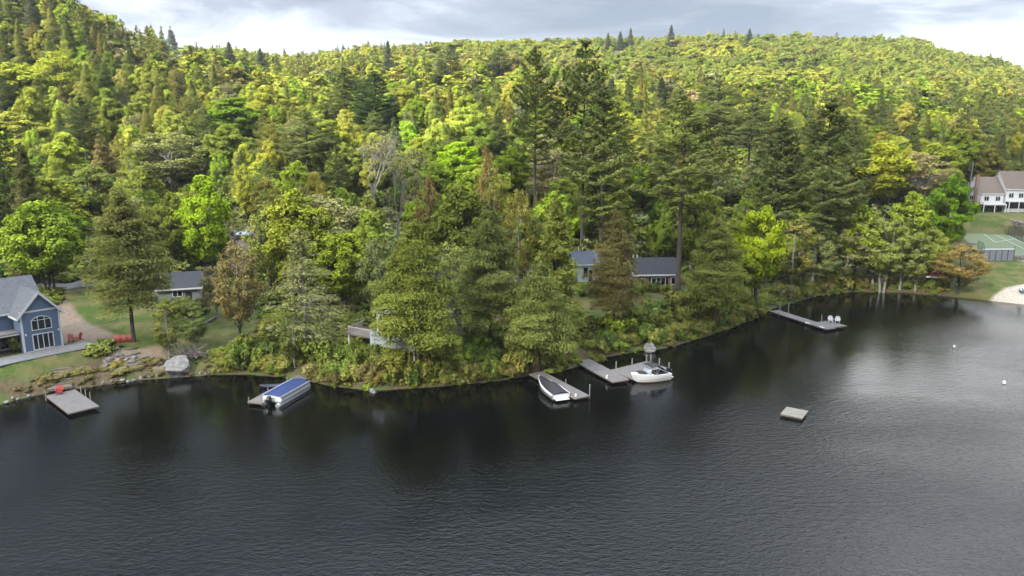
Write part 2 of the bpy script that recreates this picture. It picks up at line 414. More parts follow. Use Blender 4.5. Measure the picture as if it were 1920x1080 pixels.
b = N(nt, 'ShaderNodeBsdfPrincipled'); L(nt, b.outputs[0], out.inputs[0]); b.inputs['Roughness'].default_value = .95; b.inputs['Specular IOR Level'].default_value = .1
geo = N(nt, 'ShaderNodeNewGeometry')
def gnoise(s, det=6):
    n = N(nt, 'ShaderNodeTexNoise'); n.inputs['Scale'].default_value = s; n.inputs['Detail'].default_value = det; L(nt, geo.outputs['Position'], n.inputs['Vector']); return n
def rgbmix(a, b_, f):
    x = N(nt, 'ShaderNodeMix', data_type='RGBA')
    for k, v in ((6, a), (7, b_)):
        if isinstance(v, tuple): x.inputs[k].default_value = (*v, 1)
        else: L(nt, v, x.inputs[k])
    if isinstance(f, float): x.inputs[0].default_value = f
    else: L(nt, f, x.inputs[0])
    return x.outputs[2]
def rng_(src, a, b_):
    x = N(nt, 'ShaderNodeMapRange'); x.inputs[1].default_value = a; x.inputs[2].default_value = b_; L(nt, src, x.inputs[0]); return x.outputs[0]
na = gnoise(.35); nb = gnoise(2.2); nc = gnoise(9)
litter = rgbmix((.055, .042, .024), (.10, .072, .042), rng_(nb.outputs[0], .35, .65))
litter = rgbmix(litter, (.06, .08, .022), rng_(na.outputs[0], .45, .62))
grass = rgbmix((.035, .060, .010), (.070, .090, .020), rng_(nb.outputs[0], .3, .7))
grass = rgbmix(grass, (.11, .095, .038), rng_(na.outputs[0], .40, .60))
grass = rgbmix(grass, (.024, .042, .008), rng_(nc.outputs[0], .55, .75))
dirt = rgbmix((.15, .108, .074), (.21, .162, .116), rng_(nb.outputs[0], .3, .7))
at1 = N(nt, 'ShaderNodeAttribute', attribute_name='grassy'); at2 = N(nt, 'ShaderNodeAttribute', attribute_name='dirty')
c = rgbmix(litter, grass, at1.outputs['Fac']); c = rgbmix(c, dirt, at2.outputs['Fac'])
at3 = N(nt, 'ShaderNodeAttribute', attribute_name='sandy'); c = rgbmix(c, rgbmix((.26, .225, .175), (.36, .32, .26), rng_(nb.outputs[0], .3, .7)), at3.outputs['Fac'])
L(nt, c, b.inputs['Base Color'])
bp = N(nt, 'ShaderNodeBump'); bp.inputs['Strength'].default_value = .8; bp.inputs['Distance'].default_value = .15
L(nt, nc.outputs[0], bp.inputs['Height']); L(nt, bp.outputs[0], b.inputs['Normal'])
build_ground()

# ------------------------------------------------------------------ lake
m, nt, out = newmat('lake_water')
b = N(nt, 'ShaderNodeBsdfPrincipled'); L(nt, b.outputs[0], out.inputs[0])
b.inputs['Base Color'].default_value = (.0018, .002, .0018, 1); b.inputs['Roughness'].default_value = .06; b.inputs['IOR'].default_value = 1.333
geo = N(nt, 'ShaderNodeNewGeometry')
def wn(sc, scale, rot, det=3, rough=.55):
    mp = N(nt, 'ShaderNodeMapping'); mp.inputs['Scale'].default_value = sc; mp.inputs['Rotation'].default_value = (0, 0, rot)
    L(nt, geo.outputs['Position'], mp.inputs[0])
    n = N(nt, 'ShaderNodeTexNoise'); n.inputs['Scale'].default_value = scale; n.inputs['Detail'].default_value = det; n.inputs['Roughness'].default_value = rough
    L(nt, mp.outputs[0], n.inputs['Vector']); return n.outputs[0]
r1 = wn((.6, 1, 1), 6.0, R(-24), 3); r2 = wn((.6, 1, 1), 2.2, R(14), 2); pt = wn((.5, 1, 1), .045, R(-18), 4)
pr = N(nt, 'ShaderNodeMapRange'); pr.inputs[1].default_value = .35; pr.inputs[2].default_value = .65; pr.inputs[3].default_value = .35; pr.inputs[4].default_value = 1.15; L(nt, pt, pr.inputs[0])
ms = N(nt, 'ShaderNodeMath', operation='MULTIPLY_ADD'); L(nt, r2, ms.inputs[0]); ms.inputs[1].default_value = 1.3; L(nt, r1, ms.inputs[2])
op = N(nt, 'ShaderNodeAttribute', attribute_name='open_water')
ro = N(nt, 'ShaderNodeMapRange'); ro.inputs[1].default_value = .15; ro.inputs[2].default_value = 1; ro.inputs[3].default_value = .05; ro.inputs[4].default_value = .14; L(nt, op.outputs['Fac'], ro.inputs[0]); L(nt, ro.outputs[0], b.inputs['Roughness'])
mo = N(nt, 'ShaderNodeMath', operation='MULTIPLY'); L(nt, pr.outputs[0], mo.inputs[0]); L(nt, op.outputs['Fac'], mo.inputs[1])
mm = N(nt, 'ShaderNodeMath', operation='MULTIPLY'); L(nt, ms.outputs[0], mm.inputs[0]); L(nt, mo.outputs[0], mm.inputs[1])
bp = N(nt, 'ShaderNodeBump'); bp.inputs['Strength'].default_value = 1.0; bp.inputs['Distance'].default_value = .08
L(nt, mm.outputs[0], bp.inputs['Height']); L(nt, bp.outputs[0], b.inputs['Normal'])
gx = np.r_[-900, -500, np.arange(-260, 300, 3.0), 500, 900]; gy = np.r_[-500, -100, np.arange(0, 240, 2.5)]
GX, GY = np.meshgrid(gx, gy); nx = len(gx); i = np.arange(len(gy) - 1)[:, None] * nx; j = np.arange(nx - 1)[None]
me = np_mesh('water', np.c_[GX.ravel(), GY.ravel(), np.zeros(GX.size)], np.stack([i + j, i + j + 1, i + nx + j + 1, i + nx + j], -1).reshape(-1, 4), [m])
a = me.attributes.new('open_water', 'FLOAT', 'POINT'); dsh = -shore_dist(GX.ravel(), GY.ravel()); a.data.foreach_set('value', (.15 + .85 * sstep(10, 42, dsh)).astype(np.float32))   # ripples die out in the lee of the bank
o = link('water', me); tag(o, kind='structure')

scene.view_settings.view_transform = 'Standard'; scene.view_settings.look = 'None'
scene.view_settings.exposure = 1.15; scene.view_settings.gamma = 1

# thin spring air between the viewer and the far ridge
m, nt, out = newmat('haze')
pv = N(nt, 'ShaderNodeVolumePrincipled'); pv.inputs['Color'].default_value = (.93, .95, 1, 1); pv.inputs['Density'].default_value = .00008; pv.inputs['Anisotropy'].default_value = .2
L(nt, pv.outputs[0], out.inputs['Volume'])
tag(MB().box(-2300, 2300, -600, 1500, -10, 240).build('haze', m), kind='stuff')
scene.cycles.volume_bounces = 0; scene.cycles.max_bounces = 8; scene.cycles.transparent_max_bounces = 8
# ------------------------------------------------------------------ tree prototypes (real size; copies are scaled)
def curve(p0, p1, sag=0.0, n=5, wob=0.0):
    t = np.linspace(0, 1, n)[:, None]
    P = np.asarray(p0) * (1 - t) + np.asarray(p1) * t
    P[:, 2] += sag * 4 * (t * (1 - t))[:, 0]
    if wob: P[1:-1] += rng.normal(size=(n - 2, 3)) * wob
    return P
def broadleaf(H=16., Rr=4.6, base=.22, K=60, ncard=8500, cs=.2, airy=0., trunks=1, bark=BARK, lean=0., twigs=0, flat=1.0):
    """trunk with limbs; leaf clumps through an egg-shaped crown with gaps between them"""
    T = Tubes(); zc0 = H * base; hc = H - zc0
    C = []; rad = []
    while len(C) < K:
        v = unit(rng.normal(size=3)); r = rng.uniform(.35, 1.0) ** .55
        p = v * r; zt = (p[2] + 1) / 2
        env = (1 - max(0, zt - .45) ** 2 * 1.5) * (.72 + .5 * min(zt, .4))
        q = np.array([p[0] * Rr * env, p[1] * Rr * env, zc0 + zt * hc * .93])
        rc = rng.uniform(.13, .25) * Rr * (60 / K) ** .25 * 1.1 * (1.15 - .4 * zt)
        if C and np.min(np.linalg.norm(np.array(C) - q, axis=1)) < rc * .62: 
            if rng.random() < .85: continue
        C.append(q); rad.append(rc)
    C = np.array(C); rad = np.array(rad)
    C[:, 0] += lean * C[:, 2]
    # limbs
    for k in range(trunks):
        a = rng.uniform(0, 6.28); o = np.array([math.cos(a), math.sin(a), 0]) * (.35 * (trunks > 1))
        topx = np.array([math.cos(a) * Rr * .35 * (trunks > 1) + lean * H * .8, math.sin(a) * Rr * .35 * (trunks > 1), H * .8])
        ax = curve(o + np.array([0, 0, -.6]), topx, 0, 8, .12 if Rr > 3.9 else .05)
        r0 = (.021 if Rr > 3.9 else .0125) * H / math.sqrt(trunks)
        T.add(ax, np.linspace(r0, .03, 8) * np.array([1.25] + [1] * 7), 8)
        sel = rng.choice(K, min(K, int(30 / trunks)), replace=False)
        for i in sel:
            c = C[i]; h = np.clip((c[2] - Rr * .55) / topx[2], .18, .95) * 7; j = int(min(6, h)); f = h - j
            s = ax[j] * (1 - f) + ax[j + 1] * f
            if c[2] < s[2]: continue
            T.add(curve(s, c, -.2 * rng.random(), 5, .12), np.linspace(r0 * .32 * (1 - h / 9), .018, 5), 4)
            for q in range(twigs):
                e = c + rng.normal(size=3) * rad[i] * .75 + [0, 0, rad[i] * .4]
                T.add(curve(c * .6 + s * .4, e, 0, 4, .08), np.linspace(.035, .012, 4), 3)
    w = rad ** 2; cnt = rng.multinomial(ncard, w / w.sum())
    P = []; Nn = []; ti = []; SN = []; cc = np.array([lean * H * .5, 0, zc0 + hc * .35])
    for i in range(K):
        n = cnt[i]; v = unit(rng.normal(size=(n, 3)) + [0, 0, .45])
        rr = rad[i] * (rng.random(n) ** (.30 + airy) * 1.08 + rng.normal(size=n) * .07)[:, None]
        p = C[i] + v * rr * np.array([1.1, 1.1, .88 * flat])
        P.append(p); Nn.append(unit(v * .55 + rng.normal(size=(n, 3)) * .55 + [0, 0, .55]))
        SN.append(unit(v * .6 + unit(p - cc) * .7 + [0, 0, .35]))
        ti.append(np.clip(rng.uniform(.3, .7) + rng.normal(size=n) * .16, 0, 1))
    P = np.concatenate(P); Nn = np.concatenate(Nn); SN = np.concatenate(SN); ti = np.concatenate(ti)
    s = cs * rng.uniform(.6, 1.35, len(P))
    V, Fq = cards(P, Nn, s, s * .72)
    return T.get(), (V, Fq, ti, SN), bark, H, Rr
def pine(H=26., Rr=5.0, base=.38, whorl=.95, per=5, dens=1.0, cs=.22, bark=BARK_PINE, droop=0., irregular=.35, prof='white', bare=True):
    """conifer: tapering mast, whorls of boughs, each bough a flat spray of needle tufts"""
    T = Tubes(); r0 = .0115 * H
    T.add(curve((0, 0, -.6), (0, 0, H * .97), 0, 12, .05), np.linspace(r0, .03, 12) * np.array([1.2] + [1] * 11), 8)
    P = []; Nn = []; Tt = []; ti = []; SN = []
    z = H * base
    if bare:                                    # dead stubs under the crown
        for k in range(9):
            a = rng.uniform(0, 6.28); zb = H * rng.uniform(base * .45, base); l = rng.uniform(.6, 2.4)
            T.add(curve((0, 0, zb), (math.cos(a) * l, math.sin(a) * l, zb + rng.uniform(-.3, .3)), 0, 4, .05), np.linspace(.06, .02, 4), 4)
    while z < H * .985:
        t = (z - H * base) / (H * (1 - base))
        a0 = rng.uniform(0, 6.28)
        if prof == 'white': env = (min(1, .55 + t * 1.8)) * (1 - t ** 1.9) + .05
        elif prof == 'cone': env = (1 - t) ** .85 * min(1, .75 + t * 2.5) + .04
        else: env = (1 - t ** 1.55) ** .9 * min(1, .62 + t * 1.6) * (.92 + .16 * math.sin(t * 13 + H + 2 * a0)) + .04        # hemlock: full, uneven
        for k in range(per):
            if rng.random() < irregular * (.45 if per > 1 else .2): continue
            a = a0 + 6.283 * k / per + rng.normal() * .25
            Lb = Rr * env * rng.uniform(1 - irregular, 1 + irregular * .5)
            if Lb < .25: Lb = .25
            rise = (.12 + .55 * t) * Lb * (1 - droop) - droop * Lb * .42
            dirv = np.array([math.cos(a), math.sin(a), 0]); side = np.array([-math.sin(a), math.cos(a), 0])
            zs = z + rng.normal() * (.3 if prof == 'white' else .7)
            p0 = np.array([0, 0, zs]); p1 = dirv * Lb + [0, 0, zs + rise]
            ax = curve(p0, p1, .08 * Lb if droop else -.05 * Lb, 5)
            if Lb > 1: T.add(ax, np.linspace(.012 * Lb + .012, .012, 5), 4)
            n = int(dens * (10 + 22 * Lb * (1 if Lb < 3 else Lb / 3)))
            s = rng.uniform((.22 if prof == 'white' else .1) if Lb > 1.2 else .0, 1.04, n) ** .8
            # tufts gather along side shoots
            ns = max(3, int(Lb * 2.2)); sk = np.round(s * ns) / ns; s = .45 * s + .55 * sk
            wdt = Lb * .42 * (1.08 - s) * (.35 + s) * 1.9 + .12
            lat = rng.uniform(-1, 1, n) * wdt
            bx = np.interp(s, np.linspace(0, 1, 5), ax[:, 0]); by = np.interp(s, np.linspace(0, 1, 5), ax[:, 1]); bz = np.interp(s, np.linspace(0, 1, 5), ax[:, 2])
            p = np.stack([bx, by, bz], 1) + side * lat[:, None] + dirv * (np.abs(lat) * .55)[:, None]
            p[:, 2] += rng.normal(size=n) * (.10 if prof == 'white' else .22) - np.abs(lat) * (.12 + droop * .45) + .05
            P.append(p); Nn.append(unit(rng.normal(size=(n, 3)) * (.5 if prof == 'white' else .62) + [0, 0, 1.0] + dirv * .2))
            SN.append(unit(rng.normal(size=(n, 3)) * .22 + dirv * (.55 if prof == 'white' else .9) + [0, 0, .75] + side * (lat / (np.abs(wdt) + .1) * .3)[:, None]))
            Tt.append(unit(dirv * .8 + side * np.sign(lat)[:, None] * .7 + rng.normal(size=(n, 3)) * .35 + [0, 0, -.5 * droop]))
            ti.append(np.clip(rng.uniform(.3, .65) + .16 * (s - .5) + rng.normal(size=n) * .14, 0, 1))
        z += whorl * rng.uniform(.75, 1.25) * (1 - .45 * t)
    n = int(60 * dens); zz = rng.uniform(.9, 1.0, n) * H                # leader tuft
    p = np.stack([rng.normal(size=n) * .22 * (1.02 - zz / H) * 10 * .5, rng.normal(size=n) * .22 * (1.02 - zz / H) * 10 * .5, zz], 1)
    SN.append(unit(rng.normal(size=(n, 3)) + [0, 0, 1.])); P.append(p); Nn.append(unit(rng.normal(size=(n, 3)))); Tt.append(np.tile([0, 0, 1.], (n, 1)) + rng.normal(size=(n, 3)) * .3); ti.append(np.full(n, .5))
    P = np.concatenate(P); Nn = np.concatenate(Nn); Tt = np.concatenate(Tt); ti = np.concatenate(ti)
    s = cs * rng.uniform(.65, 1.35, len(P))
    V, Fq = cards(P, Nn, s * (1 if prof == 'white' else 1.35), s * (.42 if prof == 'white' else .34), Tt); SN = np.concatenate(SN)
    return T.get(), (V, Fq, ti, SN), bark, H, Rr
def bare(H=17., Rr=4., leaves=900, bark=BARK_PALE, stems=2, cs=.14):
    T = Tubes(); tips = []
    def grow(p, d, l, r, dep):
        e = p + d * l; T.add(curve(p, e, 0, 4, l * .04), np.linspace(r, r * .62, 4), 5 if dep > 2 else 3)
        if dep == 0: tips.append(e); return
        for k in range(3 if dep < 4 else 2):
            nd = unit(d * 1.15 + rng.normal(size=3) * .42 + np.array([0, 0, .22]))
            grow(p + d * l * rng.uniform(.55, 1.0), nd, l * rng.uniform(.6, .82), r * .58, dep - 1)
    for k in range(stems):
        a = rng.uniform(0, 6.28); d = unit(np.array([math.cos(a) * .16, math.sin(a) * .16, 1]))
        grow(np.array([math.cos(a) * .3, math.sin(a) * .3, -.5]), d, H * .36, H * .013, 5)
    tips = np.array(tips); k = rng.integers(0, len(tips), leaves)
    P = tips[k] + rng.normal(size=(leaves, 3)) * .35
    s = cs * rng.uniform(.6, 1.4, leaves)
    V, Fq = cards(P, unit(rng.normal(size=(leaves, 3)) + [0, 0, .4]), s, s * .7)
    v, f = T.get(); sc = H / v[:, 2].max(); v *= [Rr / max(1, np.percentile(np.abs(v[:, :2]), 98)), ] * 2 + [sc]
    V *= [Rr / max(1, np.percentile(np.abs(T.get()[0][:, :2]), 98)), ] * 2 + [sc]
    return (v, f), (V, Fq, np.clip(rng.normal(.5, .2, leaves), 0, 1), unit(rng.normal(size=(leaves, 3)) + [0, 0, 1.])), bark, H, Rr
def snagfir(H=18., Rr=4.):
    """half bare grey spruce: mast with many bare boughs, thin grey-green sprays"""
    r = pine(H, Rr, .12, .11, 1, .7, .15, BARK_PALE, .12, .5, 'cone', False)
    return r
def shrub(Rr=1.5, H=1.9, n=1500, cs=.13, K=22):
    C = np.stack([rng.uniform(-1, 1, K) * Rr * .7, rng.uniform(-1, 1, K) * Rr * .7, rng.uniform(.15, .8, K) * H], 1)
    rad = rng.uniform(.3, .52, K) * Rr; cnt = rng.multinomial(n, rad ** 2 / (rad ** 2).sum()); P = []; Nn = []; ti = []; SN = []
    for i in range(K):
        v = unit(rng.normal(size=(cnt[i], 3)) + [0, 0, .3]); P.append(C[i] + v * rad[i] * (rng.random(cnt[i]) ** .35)[:, None] * [1, 1, .85])
        SN.append(unit(v + [0, 0, .5])); Nn.append(unit(v * .5 + rng.normal(size=(cnt[i], 3)) * .6 + [0, 0, .5])); ti.append(np.clip(rng.uniform(.25, .75) + rng.normal(size=cnt[i]) * .17, 0, 1))
    P = np.concatenate(P); P[:, 2] = np.maximum(P[:, 2], .02); s = cs * rng.uniform(.6, 1.4, n)
    V, Fq = cards(P, np.concatenate(Nn), s, s * .7)
    T = Tubes()
    for i in range(K): T.add(curve((C[i, 0] * .3, C[i, 1] * .3, -.3), C[i], 0, 4, .05), np.linspace(.04, .012, 4), 4)
    return T.get(), (V, Fq, np.concatenate(ti), np.concatenate(SN)), BARK, H, Rr

class Proto: pass
def mk(kind, res, far=False):
    (tv, tf), (cv, cf, ti, sn), bark, H, Rr = res
    p = Proto(); p.kind = kind; p.H = H; p.R = Rr
    if far:
        me = np_mesh(kind, np.concatenate([cv, tv]), np.concatenate([cf, tf + len(cv)]), [LEAF_FAR, bark], np.concatenate([np.zeros(len(cf)), np.ones(len(tf))]), np.concatenate([ti, np.full(len(tf), .5)]), nrm=np.concatenate([sn, np.zeros((len(tf), 3))]))
        p.mesh = me
    else:
        p.trunk = np_mesh('trunk', tv, tf, [bark], smooth=True); p.crown = np_mesh('crown', cv, cf, [LEAF], tint=ti, nrm=sn)
    return p
PR = {
    'maple':   [mk('b', broadleaf(16, 5.0, .22, 105, 22000, .185)), mk('b', broadleaf(15, 4.6, .2, 95, 20000, .185)), mk('b', broadleaf(17, 4.8, .24, 110, 22000, .18, .05)), mk('b', broadleaf(15, 5.2, .2, 105, 22000, .19, 0, 3))],
    'airy':    [mk('b', broadleaf(16, 4.4, .2, 100, 11000, .14, .28, 1, BARK_PALE, 0, 3)), mk('b', broadleaf(17, 4.2, .16, 100, 10500, .14, .3, 2, BARK_PALE, 0, 3)), mk('b', broadleaf(15, 4.6, .18, 100, 11000, .14, .28, 1, BARK, .03, 3))],
    'slender': [mk('b', broadleaf(17, 3.4, .12, 90, 6500, .135, .35, 1, BARK_PALE, 0, 3)), mk('b', broadleaf(18, 3.2, .16, 90, 6000, .135, .35, 1, BARK_PALE, .03, 3))],
    'pine':    [mk('p', pine(28, 5.4, .40, 1.0, 5, 1.7, .21)), mk('p', pine(26, 4.9, .30, .95, 5, 1.7, .21)), mk('p', pine(30, 5.6, .46, 1.05, 5, 1.8, .21, irregular=.5)), mk('p', pine(24, 4.6, .18, .85, 5, 1.7, .21, irregular=.3))],
    'hemlock': [mk('h', pine(20, 4.6, .27, .055, 1, 2.1, .128, BARK, .38, .32, 'hem', False)), mk('h', pine(21, 4.6, .22, .055, 1, 2.1, .128, BARK, .32, .36, 'hem', False)), mk('h', pine(18, 5.0, .2, .052, 1, 2.1, .128, BARK, .42, .34, 'hem', False))],
    'spruce':  [mk('s', pine(20, 3.6, .06, .085, 1, 1.7, .17, BARK, .12, .42, 'cone', False)), mk('s', pine(18, 3.3, .05, .08, 1, 1.7, .17, BARK, .2, .42, 'cone', False))],
    'bare':    [mk('n', bare(17, 4.2, 500)), mk('n', bare(16, 3.8, 900))],
    'snag':    [mk('n', snagfir())],
    'shrub':   [mk('u', shrub(1.5, 1.9, 2400, .11, 26)), mk('u', shrub(1.6, 1.6, 2400, .11, 30)), mk('u', shrub(1.3, 2.1, 2000, .12, 24)), mk('u', shrub(1.7, 1.4, 2400, .10, 30))],
}
FAR = {
    'decid': [mk('far_a%d' % i, broadleaf(15, 5.2, .02, 40, 2600, .42), far=True) for i in range(4)],
    'conif': [mk('far_b%d' % i, pine(21, 4.0, .15, 1.7, 5, .22, .62, irregular=.4, prof='white' if i % 2 else 'cone', bare=False), far=True) for i in range(4)],
}
def place_tree(name, proto, x, y, H, width, col, label, cat, group=None, rz=None, tilt=(0, 0), z=None):
    o = bpy.data.objects.new(name, None); COL.objects.link(o); o.empty_display_size = .3
    o.location = (float(x), float(y), ground(x, y) - .05 if z is None else float(z))
    sz = H / proto.H; sx = width / (2 * proto.R)
    o.scale = (sx, sx, sz); o.rotation_euler = (tilt[0], tilt[1], rng.uniform(0, 6.28) if rz is None else rz)
    t = link('trunk', proto.trunk, o); c = link('crown', proto.crown, o); c.color = (*col, 1)
    tag(o, label, cat, group); return o
# foliage colours (real-world albedo)
BRIGHT = (.165, .235, .022); LIME = (.235, .275, .030); YELL = (.26, .28, .042); OLIVE = (.165, .18, .030); GREY = (.20, .205, .072)
MID = (.125, .17, .024); DARK = (.095, .125, .032); PINEC = (.145, .175, .042); HEM = (.185, .195, .038); BROWN = (.18, .175, .045); PINK = (.235, .20, .078)
GOLD = (.255, .262, .036)
def jit(c, s=.13):
    k = 1 + rng.normal() * s
    return tuple(max(.005, v * k * (1 + rng.normal() * s * .4)) for v in c)
NAME = {'maple': 'broadleaf_tree', 'airy': 'broadleaf_tree', 'slender': 'broadleaf_tree', 'pine': 'pine_tree', 'hemlock': 'hemlock_tree', 'spruce': 'spruce_tree', 'bare': 'bare_tree', 'snag': 'spruce_tree'}
CAT = {'broadleaf_tree': 'tree', 'pine_tree': 'pine', 'hemlock_tree': 'hemlock', 'spruce_tree': 'spruce', 'bare_tree': 'bare tree'}
OCC = []            # (x, y, r) taken by named trees
HERO = []; HLOG = []; VIEW = []
def hero(kind, px, Y, ytop, wpx, col, label, v=None, name=None, tilt=(0, 0), rz=None, pybase=None, Hd=None):
    """a tree the photo shows plainly: its foot at a photo pixel (or at depth Y), its top at ytop, its crown wpx photo pixels wide"""
    if Hd is not None:                       # foot hidden: the distance at which a tree of this height reaches ytop
        Y = 110.0
        while Y < 900:
            p = atY(px, ytop, Y)
            if p[2] - ground(p[0], Y) <= Hd: break
            Y += 1.0
    if pybase is not None:
        h = hit(px, pybase); x, Y = h[0], h[1]
    else:
        p = atY(px, 500, Y); x = p[0]
        for _ in range(3):
            g = ground(x, Y); dep = Y * CP - (g + 10 - CAM_H) * SP; x = (px - 960) / F * dep
    g = ground(x, Y); H = atY(px, ytop, Y)[2] - g
    dep = Y * CP - (g + H / 2 - CAM_H) * SP
    wid = wpx / F * dep
    ps = PR[kind]; pr = ps[(v if v is not None else int(rng.integers(len(ps)))) % len(ps)]
    nm = name or NAME[kind]
    HLOG.append((round(H, 1), round(Y), label))
    o = place_tree(nm, pr, x, Y, H, wid, col, label, CAT.get(nm, 'tree'), None, rz, tilt)
    yb = proj((x, Y, g))[1]; VIEW.append((px, wpx * .36 + 8, ytop + .7 * (yb - ytop), Y))
    OCC.append((x, Y, wid * .42)); HERO.append((o, label)); return o
# ------------------------------------------------------------------ trees the photo shows one by one
hero('maple', 78, 117, 368, 140, BRIGHT, 'bright green round maple behind the blue house, several trunks showing', 3)
hero('hemlock', 252, None, 362, 165, (0.139, 0.152, 0.038), 'big olive hemlock with bare lower trunk beside the red lawn chairs', 0, pybase=641)
hero('slender', 318, None, 545, 60, OLIVE, 'thin sparse tree just right of the big hemlock, above the grey boulder', 0, pybase=672)
hero('slender', 366, None, 545, 62, (.13, .165, .04), 'small loose leafy tree in front of the small dark-roofed cottage', 0, pybase=655)
hero('maple', 384, 128, 318, 100, (.21, .31, .018), 'vivid green tree standing left of the pale roof on the slope', 1)
hero('airy', 452, None, 440, 105, (0.210, 0.173, 0.054), 'brownish budding tree with leaning thin trunk above the green lawn', 2, pybase=643)
hero('snag', 576, None, 432, 150, GREY, 'half bare grey spruce with silver trunk above the pontoon boat', 0, pybase=662)
hero('maple', 560, 112, 345, 150, (0.200, 0.231, 0.025), 'tall yellow-green tree rising behind the half bare grey spruce', 2)
hero('maple', 640, 108, 425, 130, (0.179, 0.231, 0.022), 'wide yellow-green tree left of the house with the deck', 0)
hero('slender', 509, None, 580, 50, OLIVE, 'short thin tree with bare trunk at the right end of the lawn', 1, pybase=655)
hero('slender', 553, None, 560, 60, (0.105, 0.137, 0.022), 'thin tree leaning beside the foot of the half bare grey spruce', 0, pybase=690)
hero('hemlock', 785, None, 418, 196, (0.130, 0.157, 0.027), 'large dense olive hemlock at the shore hiding the house with the deck', 2, pybase=705)
hero('airy', 712, 101, 430, 95, (0.147, 0.173, 0.054), 'greyish green airy tree above the deck railing', 0)
hero('hemlock', 920, None, 390, 145, (0.126, 0.150, 0.037), 'olive hemlock with thick bare trunk between two shore hemlocks', 1, pybase=648)
hero('spruce', 1042, 101, 378, 118, (0.185, 0.207, 0.038), 'dense pointed olive conifer just left of the white cottage', 1)
hero('hemlock', 1010, None, 495, 150, (0.134, 0.159, 0.037), 'low spreading hemlock on several pale trunks above the straight dock', 2, pybase=697)
hero('hemlock', 1150, None, 405, 118, (0.152, 0.134, 0.039), 'brownish hemlock between the white cottage and the tan cottage', 1, pybase=628)
hero('pine', 1270, None, 178, 185, (0.137, 0.163, 0.040), 'tallest white pine with long bare trunk at the tan cottage', 2, pybase=548)
hero('hemlock', 1338, None, 412, 128, (0.143, 0.162, 0.035), 'olive hemlock leaning out over the water on a short trunk', 0, pybase=622)
hero('maple', 1422, 124, 372, 105, (0.200, 0.263, 0.014), 'bright yellow-green tree behind the leaning shore hemlock', 0)
hero('slender', 1482, None, 392, 95, (0.200, 0.189, 0.036), 'slender sparse yellowish tree at the foot of the right dock', 0, pybase=552)
hero('pine', 1540, 146, 195, 165, (0.101, 0.127, 0.034), 'dark broad pine towering behind the right dock', 1)
hero('pine', 1455, 150, 225, 130, (0.111, 0.137, 0.036), 'dark pine left of the broad pine behind the right dock', 3)
hero('slender', 1577, None, 395, 90, GREY, 'leaning thin pale-trunked tree at the cove', 1, pybase=536, tilt=(0, R(7)), rz=0)
hero('slender', 1638, None, 380, 90, (.20, .23, .05), 'white-trunked birch at the cove, leaning left', 0, pybase=540, tilt=(0, R(-7)), rz=0, name='birch_tree')
hero('slender', 1686, None, 385, 80, (.19, .23, .045), 'upright white-trunked birch in the middle of the cove trees', 1, pybase=543, name='birch_tree')
hero('slender', 1716, None, 420, 70, (.2, .22, .05), 'shorter white-trunked birch nearest the canoe rack', 0, pybase=546, name='birch_tree')
hero('maple', 1652, None, 262, 120, (0.284, 0.304, 0.025), 'yellow-green tree rising above the cove birches', 1, Hd=19)
hero('airy', 1728, None, 275, 125, PINK, 'pinkish brown budding tree left of the green maple by the townhouses', 1, Hd=17)
hero('maple', 1778, 157, 322, 95, (0.116, 0.210, 0.014), 'fresh green tree at the edge of the tennis court', 2)
hero('maple', 1752, None, 262, 110, LIME, 'bright lime tree behind the pinkish budding tree', 3, Hd=18)
hero('airy', 1795, None, 452, 100, (0.221, 0.168, 0.043), 'small budding tree standing alone between canoe rack and beach lawn', 2, pybase=552)
hero('pine', 1092, 148, 76, 130, (0.117, 0.150, 0.038), 'tallest pine in the middle, behind the white cottage', 0)
hero('pine', 1128, 140, 170, 150, (0.137, 0.169, 0.040), 'full pine standing in front of the tallest middle pine', 1)
hero('pine', 1003, 152, 88, 105, (0.137, 0.163, 0.040), 'tall thin-topped pine left of the tallest middle pine, pale bare trunk', 2)
hero('pine', 648, None, 128, 105, DARK, 'dark pine, left one of the dark pair on the middle slope', 3, Hd=23)
hero('pine', 704, None, 134, 92, (0.044, 0.078, 0.021), 'dark cone-shaped pine, right one of the dark pair on the middle slope', 3, Hd=23)
hero('bare', 692, None, 238, 125, (0.210, 0.189, 0.086), 'leafless grey tree with many upright branches on the lower slope', 0, Hd=21)
hero('bare', 742, 150, 300, 80, (0.210, 0.189, 0.086), 'smaller leafless pale tree right of the large leafless one', 1)
hero('pine', 577, None, 205, 120, (0.111, 0.137, 0.043), 'grey-green open pine left of the leafless grey tree', 2, Hd=23)
hero('maple', 862, None, 258, 95, (0.184, 0.299, 0.014), 'vivid green maple in the middle of the lower slope', 0, Hd=16)
hero('airy', 806, 128, 312, 62, (0.168, 0.131, 0.040), 'brown budding tree left of the vivid green maple', 2)
hero('spruce', 934, None, 208, 62, DARK, 'small dark spruce above the leafy trees in the middle', 0, Hd=17)
hero('maple', 958, None, 268, 85, (0.131, 0.189, 0.014), 'layered green tree below the small dark spruce', 2, Hd=16)
hero('airy', 972, 118, 335, 70, (0.221, 0.210, 0.036), 'yellowish leafy small tree behind the olive shore conifers', 0)
hero('airy', 916, 132, 250, 56, (.22, .18, .045), 'orange-tinged narrow budding tree beside the layered green tree', 1)
hero('pine', 828, None, 112, 48, DARK, 'small dark pine alone in bright leaves near the ridge', 3, Hd=15)
hero('pine', 936, None, 92, 58, DARK, 'dark layered pine just under the ridge, left of the tall middle pines', 1, Hd=18)
hero('spruce', 1146, None, 148, 46, DARK, 'small dark spruce right of the tallest middle pine', 1, Hd=15)
hero('spruce', 1240, None, 148, 40, (0.045, 0.062, 0.021), 'narrow dark spruce above the tall white pine', 0, Hd=14)
hero('pine', 18, 135, 232, 120, DARK, 'dark pine at the left edge above the round maple', 1)
